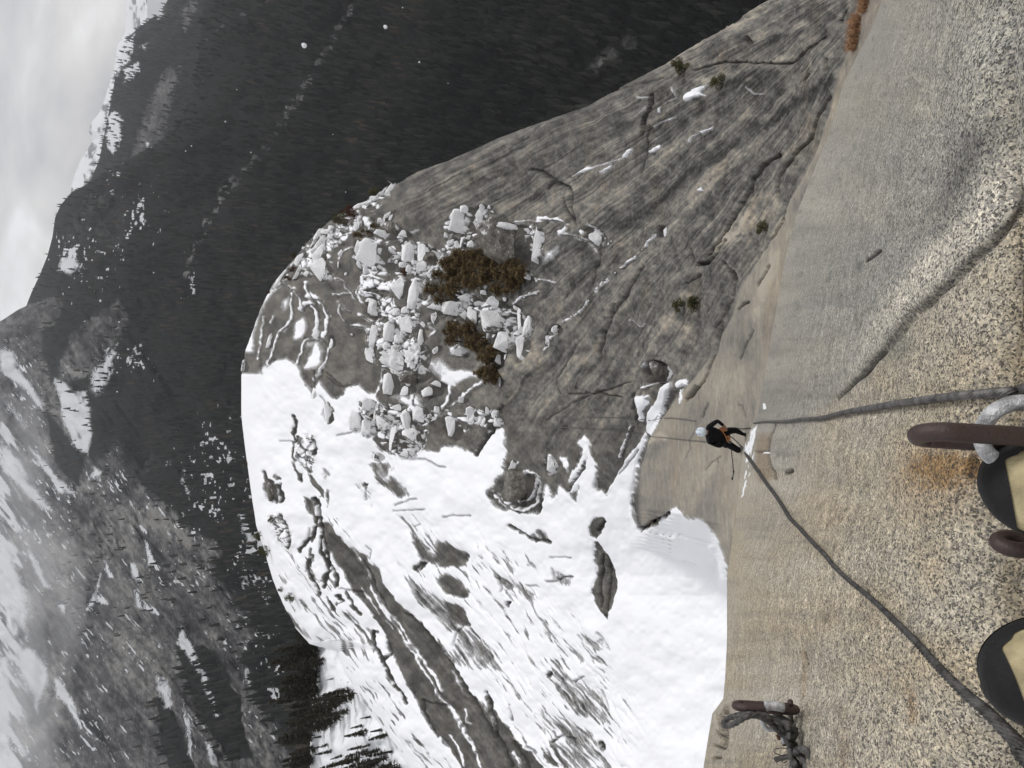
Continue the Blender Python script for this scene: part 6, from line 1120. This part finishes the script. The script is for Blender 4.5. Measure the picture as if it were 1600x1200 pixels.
for pts, zs, r in [([(720, 385), (620, 372), (520, 380), (430, 400), (365, 435), (338, 470), (350, 492), (400, 490), (480, 455), (560, 405), (640, 385), (720, 400), (790, 440), (850, 490), (920, 560), (980, 610), (1020, 660)], [1.60, 1.60, 1.61, 1.62, 1.63, 1.62, 1.60, 1.57, 1.55, 1.54, 1.54, 1.545, 1.55, 1.555, 1.56, 1.57, 1.58], .0062),
    ([(700, 380), (780, 400), (850, 440), (920, 500), (970, 580), (1010, 660), (1050, 730), (1090, 800)], [1.60, 1.57, 1.565, 1.56, 1.56, 1.56, 1.56, 1.56], .0075), ([(880, 420), (950, 440), (1010, 490), (1040, 560), (1045, 640), (1060, 720), (1075, 790)], [1.63, 1.60, 1.58, 1.57, 1.57, 1.57, 1.57], .0105),
    ([(1000, 500), (1060, 510), (1080, 560), (1050, 600), (1000, 590)], [1.55, 1.56, 1.57, 1.56, 1.55], .008), ([(1030, 725), (1040, 800), (1065, 880), (1090, 960), (1100, 1040)], [1.54] * 5, .0068), ([(1075, 790), (1110, 750), (1170, 735), (1230, 780), (1262, 860), (1268, 950), (1250, 1040)], [1.55, 1.52, 1.50, 1.49, 1.49, 1.49, 1.49], .0072),
    ([(1090, 780), (1140, 810), (1180, 870), (1205, 950), (1210, 1040)], [1.54, 1.53, 1.52, 1.51, 1.51], .0068), ([(1050, 800), (1090, 870), (1130, 940), (1150, 1040)], [1.55] * 4, .0065), ([(1050, 800), (980, 812), (920, 830), (875, 845)], [1.55, 1.56, 1.57, 1.58], .0042), ([(1040, 820), (970, 830), (900, 850), (890, 860)], [1.56, 1.57, 1.58, 1.59], .004), ([(1100, 870), (1060, 900), (1045, 950), (1060, 1020)], [1.53] * 4, .006)]:
    pin('X', pts, 1.6, r, MAT['cable'], 'strand', None, None, 4, .06, .4, zs, kc)
for k, pts in enumerate([[(930, 800), (870, 775), (870, 740), (950, 725), (1020, 740)], [(900, 850), (870, 850)], [(950, 850), (965, 878), (1000, 860)], [(890, 830), (865, 822)]]):
    pin('X', pts, 1.57, .0009, MAT['cable'], 'loose_wire', None, None, parent=kc)
# ---- climbing shoes
MAT['rubber'] = simple('black_rubber', (.007, .007, .008), .6, scale=40, var=.4, bump=.25, bscale=160, col2=(.013, .013, .014), spec=.25); MAT['suede'] = simple('cream_suede', (.46, .40, .24), .9, scale=28, bump=.3, bscale=300, col2=(.30, .25, .15)); MAT['sock'] = simple('dark_knit', (.03, .03, .032), .95, scale=80)
MAT['grey_fabric'] = simple('grey_lining', (.30, .31, .31), .9, scale=60, bump=.3, bscale=300)
def shoe(toe, ang, label, mirror, Zt):
    """toe = photo point of the toe tip; local x towards the toe, z away from the rock"""
    p = P1(*toe); n = Vector(N1(toe[0] + 40, toe[1])); k = Zt
    tip = img(toe[0], toe[1], Zt); d = (-UPv * -1); ax0 = UPv * math.cos(ang) - RTv * math.sin(ang)       # image left, turned
    dn = Vector(P1(1540, toe[1]) - P1(1600, toe[1])).normalized(); n = (n - dn * n.dot(dn)).normalized(); side0 = n.cross(dn)
    ax = (dn * math.cos(ang) + side0 * math.sin(ang)).normalized(); side = n.cross(ax)
    root = empty('climbing_shoe', tip, label, 'shoe'); root.matrix_world = Matrix(((ax.x, side.x, n.x, tip.x), (ax.y, side.y, n.y, tip.y), (ax.z, side.z, n.z, tip.z), (0, 0, 0, 1)))
    xs = [0, .003, .009, .018, .030, .045, .062, .08, .10, .12, .14, .16, .18, .20, .22, .235, .245, .25]
    hw = [.004, .017, .029, .039, .047, .0525, .055, .054, .050, .045, .041, .038, .037, .037, .035, .030, .02, .004]
    tp = [.004, .018, .027, .035, .041, .045, .048, .050, .058, .066, .073, .078, .082, .085, .084, .078, .066, .05]
    bt = [-.004, -.010, -.014, -.016, -.017, -.017, -.016, -.013, -.010, -.008, -.008, -.010, -.013, -.015, -.015, -.013, -.008, 0]
    seg = 40; ringsV = []
    for i, x in enumerate(xs):
        r = []; skew = mirror * (.012 * math.exp(-((x - .02) / .05) ** 2) * 0 + .010 * (1 - min(1, x / .10)))
        for j in range(seg):
            a = 2 * math.pi * j / seg; cy = math.copysign(abs(math.cos(a)) ** .85, math.cos(a)); sz = math.sin(a); z = (tp[i] * abs(sz) ** .8 if sz > 0 else bt[i] * abs(sz) ** .5); r.append(Vector((-x, cy * hw[i] - skew, z)))
        ringsV.append(r)
    def part(name, test, mat, off=0.0):
        bm = bmesh.new(); vm = {}
        def gv(i, j):
            j %= seg
            if (i, j) not in vm:
                v = ringsV[i][j].copy(); c = Vector((v.x, 0, -.01)); 
                if off: v += (v - c).normalized() * off
                vm[(i, j)] = bm.verts.new(v)
            return vm[(i, j)]
        for i in range(len(xs) - 1):
            for j in range(seg):
                if test(xs[i] + (xs[i + 1] - xs[i]) / 2, (j + .5) / seg * 2 * math.pi): bm.faces.new((gv(i, j), gv(i, j + 1), gv(i + 1, j + 1), gv(i + 1, j)))
        if not bm.faces: bm.free(); return
        bmesh.ops.recalc_face_normals(bm, faces=bm.faces); o = bmo(name, bm, mat, root); s = o.modifiers.new('soft', 'SUBSURF'); s.levels = s.render_levels = 2; return o
    part('upper', lambda x, a: True, MAT['suede'])
    lim = lambda x: .55 if x < .09 else .30
    part('toe_rand', lambda x, a: x < .037 or math.sin(a) < (.62 if mirror * math.cos(a) < 0 else .30) * (1 - min(1, (x - .037) / .09)) + .10, MAT['rubber'], .0016)
    part('sole', lambda x, a: math.sin(a) < -.35, MAT['rubber'], .0032)
    part('heel_rand', lambda x, a: x > .225, MAT['rubber'], .0024)
    # closing strap, seam and ankle
    for nm, x0, x1, y0, y1, mt in [('strap', .050, .066, -.45, .35, 'rubber'), ('tongue', .062, .15, -.2, .25, 'grey_fabric')]:
        bm = bmesh.new(); G = []
        for u in range(9):
            x = x0 + (x1 - x0) * u / 8; row = []
            ii = max(q for q in range(len(xs)) if xs[q] <= x); f = (x - xs[ii]) / (xs[ii + 1] - xs[ii]); w_ = hw[ii] * (1 - f) + hw[ii + 1] * f; t_ = tp[ii] * (1 - f) + tp[ii + 1] * f
            for v in range(11):
                c = (y0 + (y1 - y0) * v / 10) * mirror; row.append(bm.verts.new((-x + .008 * c, c * w_, t_ * (1 - abs(c) ** (1 / .85) ** 2) ** .5 ** .8 + (.0035 if nm == 'strap' else .0015))))
            G.append(row)
        for a, b in zip(G[:-1], G[1:]):
            for q in range(10): bm.faces.new((a[q], a[q + 1], b[q + 1], b[q]))
        bmesh.ops.recalc_face_normals(bm, faces=bm.faces); o = bmo(nm, bm, MAT[mt], root); s = o.modifiers.new('thick', 'SOLIDIFY'); s.thickness = .002
    bm = bmesh.new(); cone(bm, (-.19, 0, .04), (-.20, 0, .115), .040, .036, 24); cone(bm, (-.20, 0, .113), (-.205, 0, .125), .038, .030, 24); bmo('sock', bm, MAT['sock'], root); bm = bmesh.new(); bmesh.ops.create_uvsphere(bm, u_segments=24, v_segments=12, radius=.040, matrix=Matrix.Translation((-.188, 0, .060))); bmo('collar', bm, MAT['rubber'], root)
    return root
shoe((1530, 776), math.radians(4), 'worn cream and black climbing shoe in front of the steel ring', 1, .845)
shoe((1527, 1060), math.radians(9), 'worn cream and black climbing shoe near the thick cable, its toe pointing down the slab', -1, .83)
# ---- falling snow
MAT['flake'] = simple('snowflake_white', (.8, .82, .86), .9)
me = None
for (x, y, Z, r) in [(475, 71, 1.5, .0052), (602, 42, 1.7, .0045), (655, 97, 2.5, .003), (629, 12, 3, .0025), (352, 190, 3, .003), (299, 228, 3, .0025), (392, 238, 3, .0025), (370, 140, 3, .002), (290, 236, 3, .0025), (447, 168, 3, .002), (540, 300, 3, .002), (520, 210, 3, .0018), (700, 130, 3, .0018), (183, 582, 3, .003), (183, 612, 3, .003), (186, 503, 3, .003), (240, 426, 3, .0025)]:
    if me is None:
        bm = bmesh.new(); bmesh.ops.create_icosphere(bm, subdivisions=2, radius=1)
        for v in bm.verts: v.co *= 1 + .25 * mnoise.noise(v.co * 2)
        me = bpy.data.meshes.new('snowflake'); bm.to_mesh(me); bm.free(); me.materials.append(MAT['flake'])
    o = bpy.data.objects.new('snowflake', me); COL.objects.link(o); o.location = img(x, y, Z); o.scale = (r, r, r); tag(o, 'single snowflake drifting in the air in front of the dark forest', 'snowflake', 'falling snowflakes')
# ---- climber
MAT['black_cloth'] = simple('black_cloth', (.006, .006, .007), .9, scale=12, col2=(.016, .016, .019), spec=.15); MAT['skin'] = simple('skin', (.42, .25, .18), .6); MAT['helmet'] = simple('helmet_pale_blue', (.62, .70, .80), .35, var=.05); MAT['orange'] = simple('orange_webbing', (.50, .20, .06), .7, scale=60); MAT['metal'] = simple('carabiner', (.35, .36, .38), .35, .9)
fR = Vector(P2(1165, 679)); fL = Vector(P2(1156, 701)); O = fR.copy(); per = empty('person', O, 'climber in black clothes and pale blue helmet bending on the slab, holding the cable end', 'person')
def rel(x, y, z): return Vector((x, y, z))
lf = fL - fR
J = {'pelvis': rel(-.01, -.05, .76), 'spine': rel(.01, -.12, .93), 'chest': rel(.05, -.20, 1.12), 'neck': rel(.10, -.30, 1.30), 'head0': rel(.12, -.35, 1.38), 'head1': rel(.14, -.38, 1.49),
 'hipR': rel(.10, -.05, .70), 'kneeR': rel(.13, -.10, .37), 'ankR': rel(.01, .0, .07), 'toeR': rel(.0, -.16, .11), 'hipL': rel(-.13, -.05, .70), 'kneeL': rel(-.25, -.08, .30) + lf * .35, 'ankL': lf + rel(0, 0, .07), 'toeL': lf + rel(-.01, -.16, .12),
 'shR': rel(.25, -.22, 1.20), 'elR': rel(.38, -.22, .96), 'haR': rel(.22, -.22, .74), 'shL': rel(-.13, -.20, 1.16), 'elL': rel(-.24, -.30, .93), 'haL': rel(-.02, -.30, .70)}
for k_ in J:
    if k_[:3] not in ('ank', 'toe'): J[k_] = Vector((J[k_].x, J[k_].y * .7, J[k_].z * 1.15))
rad = {'pelvis': .15, 'spine': .15, 'chest': .19, 'neck': .06, 'head0': .075, 'head1': .086, 'hipR': .115, 'kneeR': .080, 'ankR': .045, 'toeR': .035, 'hipL': .115, 'kneeL': .080, 'ankL': .045, 'toeL': .035, 'shR': .075, 'elR': .05, 'haR': .034, 'shL': .075, 'elL': .05, 'haL': .034}
ed = [('pelvis', 'spine'), ('spine', 'chest'), ('chest', 'neck'), ('neck', 'head0'), ('head0', 'head1'), ('pelvis', 'hipR'), ('hipR', 'kneeR'), ('kneeR', 'ankR'), ('ankR', 'toeR'), ('pelvis', 'hipL'), ('hipL', 'kneeL'), ('kneeL', 'ankL'), ('ankL', 'toeL'), ('chest', 'shR'), ('shR', 'elR'), ('elR', 'haR'), ('chest', 'shL'), ('shL', 'elL'), ('elL', 'haL')]
for s, h in (('R', 'haR'), ('L', 'haL')):           # palm and five fingers, curled round the rope
    b = J[h]; sg = 1 if s == 'R' else -1
    for k, (oy, l) in enumerate([(-.026, .05), (-.009, .058), (.009, .054), (.026, .044)]):
        J[f'f{s}{k}a'] = b + rel(-sg * .045, oy, -.02); J[f'f{s}{k}b'] = b + rel(-sg * (.045 + l * .7), oy, -.035); J[f'f{s}{k}c'] = b + rel(-sg * (.04 + l * .7), oy, -.06)
        for c, r_ in (('a', .010), ('b', .009), ('c', .008)): rad[f'f{s}{k}{c}'] = r_
        ed += [(h, f'f{s}{k}a'), (f'f{s}{k}a', f'f{s}{k}b'), (f'f{s}{k}b', f'f{s}{k}c')]
    J[f't{s}a'] = b + rel(-sg * .015, -.045, -.005); J[f't{s}b'] = b + rel(-sg * .045, -.055, -.02); rad[f't{s}a'] = .011; rad[f't{s}b'] = .009; ed += [(h, f't{s}a'), (f't{s}a', f't{s}b')]
keys = list(J); me = bpy.data.meshes.new('body'); me.from_pydata([tuple(J[k]) for k in keys], [(keys.index(a), keys.index(b)) for a, b in ed], []); body = bpy.data.objects.new('body', me); COL.objects.link(body)
mo = body.modifiers.new('skin', 'SKIN'); 
for i, k in enumerate(keys): v = me.skin_vertices[0].data[i]; v.radius = (rad[k], rad[k]); v.use_root = (k == 'pelvis')
body.modifiers.new('sub', 'SUBSURF').levels = 2
bpy.context.view_layer.update(); dg = bpy.context.evaluated_depsgraph_get(); m2 = bpy.data.meshes.new_from_object(body.evaluated_get(dg)); body.modifiers.clear(); body.data = m2; body.parent = per; m2.name = 'body'
m2.materials.clear(); m2.materials.append(MAT['black_cloth']); m2.materials.append(MAT['skin'])
for p in m2.polygons:
    c = p.center; p.use_smooth = True
    if (c - J['head1']).length < .15 and c.z > J['neck'].z + .02: p.material_index = 1
    if min((c - J['haR']).length, (c - J['haL']).length) < .1 and (abs(c.x - J['haR'].x) < .12): p.material_index = 1 if min((c - J['haR']).length, (c - J['haL']).length) > .03 else 0
hd = J['head1']; fd = Vector((.05, -.75, -.45)).normalized()
bm = bmesh.new(); bmesh.ops.create_uvsphere(bm, u_segments=28, v_segments=16, radius=.118)
bmesh.ops.delete(bm, geom=[v for v in bm.verts if v.co.z < -.035], context='VERTS')
for v in bm.verts: v.co.x *= .92; v.co.y *= 1.12
o = bmo('helmet', bm, MAT['helmet'], per); o.location = hd + Vector((0, 0, .035)); o.rotation_euler = (.35, 0, 0); o.modifiers.new('t', 'SOLIDIFY').thickness = .01
for k in range(4):
    bm = bmesh.new(); bmesh.ops.create_uvsphere(bm, u_segments=10, v_segments=6, radius=.011); v_ = bmo('helmet_vent', bm, MAT['black_cloth'], o); v_.location = (.05 * (1 if k % 2 else -1), -.02 + .07 * (k // 2), .125 - .01 * (k // 2)); v_.scale = (.7, 2, .7)
for sx in (-1, 1):
    bm = bmesh.new(); bmesh.ops.create_uvsphere(bm, u_segments=10, v_segments=8, radius=.012); e = bmo('eye', bm, MAT['black_cloth'], per); e.location = hd + fd * .088 + Vector((sx * .034, -.01, .01))
bm = bmesh.new(); bmesh.ops.create_uvsphere(bm, u_segments=10, v_segments=8, radius=.018); e = bmo('nose', bm, MAT['skin'], per); e.location = hd + fd * .105 + Vector((0, 0, -.025))
bm = bmesh.new(); bmesh.ops.create_uvsphere(bm, u_segments=10, v_segments=6, radius=.02); e = bmo('mouth', bm, MAT['orange'], per); e.location = hd + fd * .088 + Vector((0, 0, -.065)); e.scale = (1.1, .4, .3)
def tube_child(name, pts, r, mat, closed=False): o = bmo(name, sweep(pts, r, 10, 0, step=r * 1.5, closed=closed), mat, per); return o
pv = J['pelvis'] + rel(0, 0, .08)
tube_child('harness_belt', [pv + Vector((math.cos(t) * .155, math.sin(t) * .14, .02 * math.sin(t))) for t in [2 * math.pi * k / 14 for k in range(14)]], .018, MAT['black_cloth'], True)
for s in ('R', 'L'):
    c = J['hip' + s] * .8 + J['knee' + s] * .2; tube_child('leg_loop', [c + Vector((math.cos(t) * .11, math.sin(t) * .11, .03)) for t in [2 * math.pi * k / 12 for k in range(12)]], .014, MAT['black_cloth'], True)
g0 = pv + rel(.16, -.14, .10)
for k in range(3):
    c = pv + rel(.19 - .012 * k, -.14 - .01 * k, .05 - .02 * k); tube_child('orange_sling', [c + Vector((math.cos(t) * .035, math.sin(t) * .02 + .02 * math.cos(t), math.sin(t) * .035)) for t in [2 * math.pi * q / 10 for q in range(10)]], .0085, MAT['orange'], True)
for k in range(4):
    c = pv + rel(-.03 - .012 * (k % 3), -.24 + .012 * (k % 2), -.08 - .012 * k); tube_child('orange_sling', [c + Vector((math.cos(t + k) * .05, math.sin(t + k) * .03, math.sin(t + k * 2) * .035)) for t in [2 * math.pi * q / 10 for q in range(10)]], .010, MAT['orange'], True)
tube_child('lanyard', [pv + rel(.15, -.18, .08), pv + rel(.06, -.22, .02), pv + rel(-.04, -.24, -.02), pv + rel(-.12, -.24, -.06)], .010, MAT['orange']); tube_child('lanyard', [pv + rel(.13, -.17, .04), pv + rel(.03, -.21, -.02), pv + rel(-.10, -.23, -.08)], .007, MAT['metal'])
tube_child('carabiner', [pv + rel(-.12, -.26, -.12) + Vector((math.cos(t) * .03, 0, math.sin(t) * .055)) for t in [2 * math.pi * q / 10 for q in range(10)]], .006, MAT['metal'], True)
for s, a in (('R', fR), ('L', fL)):
    bm = bmesh.new(); bmesh.ops.create_uvsphere(bm, u_segments=16, v_segments=10, radius=1); o = bmo('boot', bm, MAT['black_cloth'], per); o.location = (J['ank' + s] + J['toe' + s]) / 2 + Vector((0, 0, -.03)); o.scale = (.05, .14, .05); o.rotation_euler = (-.35, 0, 0)
# line from the harness to the end of the thick cable
cp = [O + J['haL'] + rel(0, 0, -.02), img(1143, 683, 16.8), img(1150, 689, 16.6), img(1154, 693, 15.0), img(1158, 698, 12.5)]
o = bmo('cord', sweep([tuple(p) for p in cp], .012, 8, 0, step=.03), MAT['rope']); recenter(o, cp[0]); tag(o, 'dark rope curving from the climber to the end of the thick cable', 'rope')
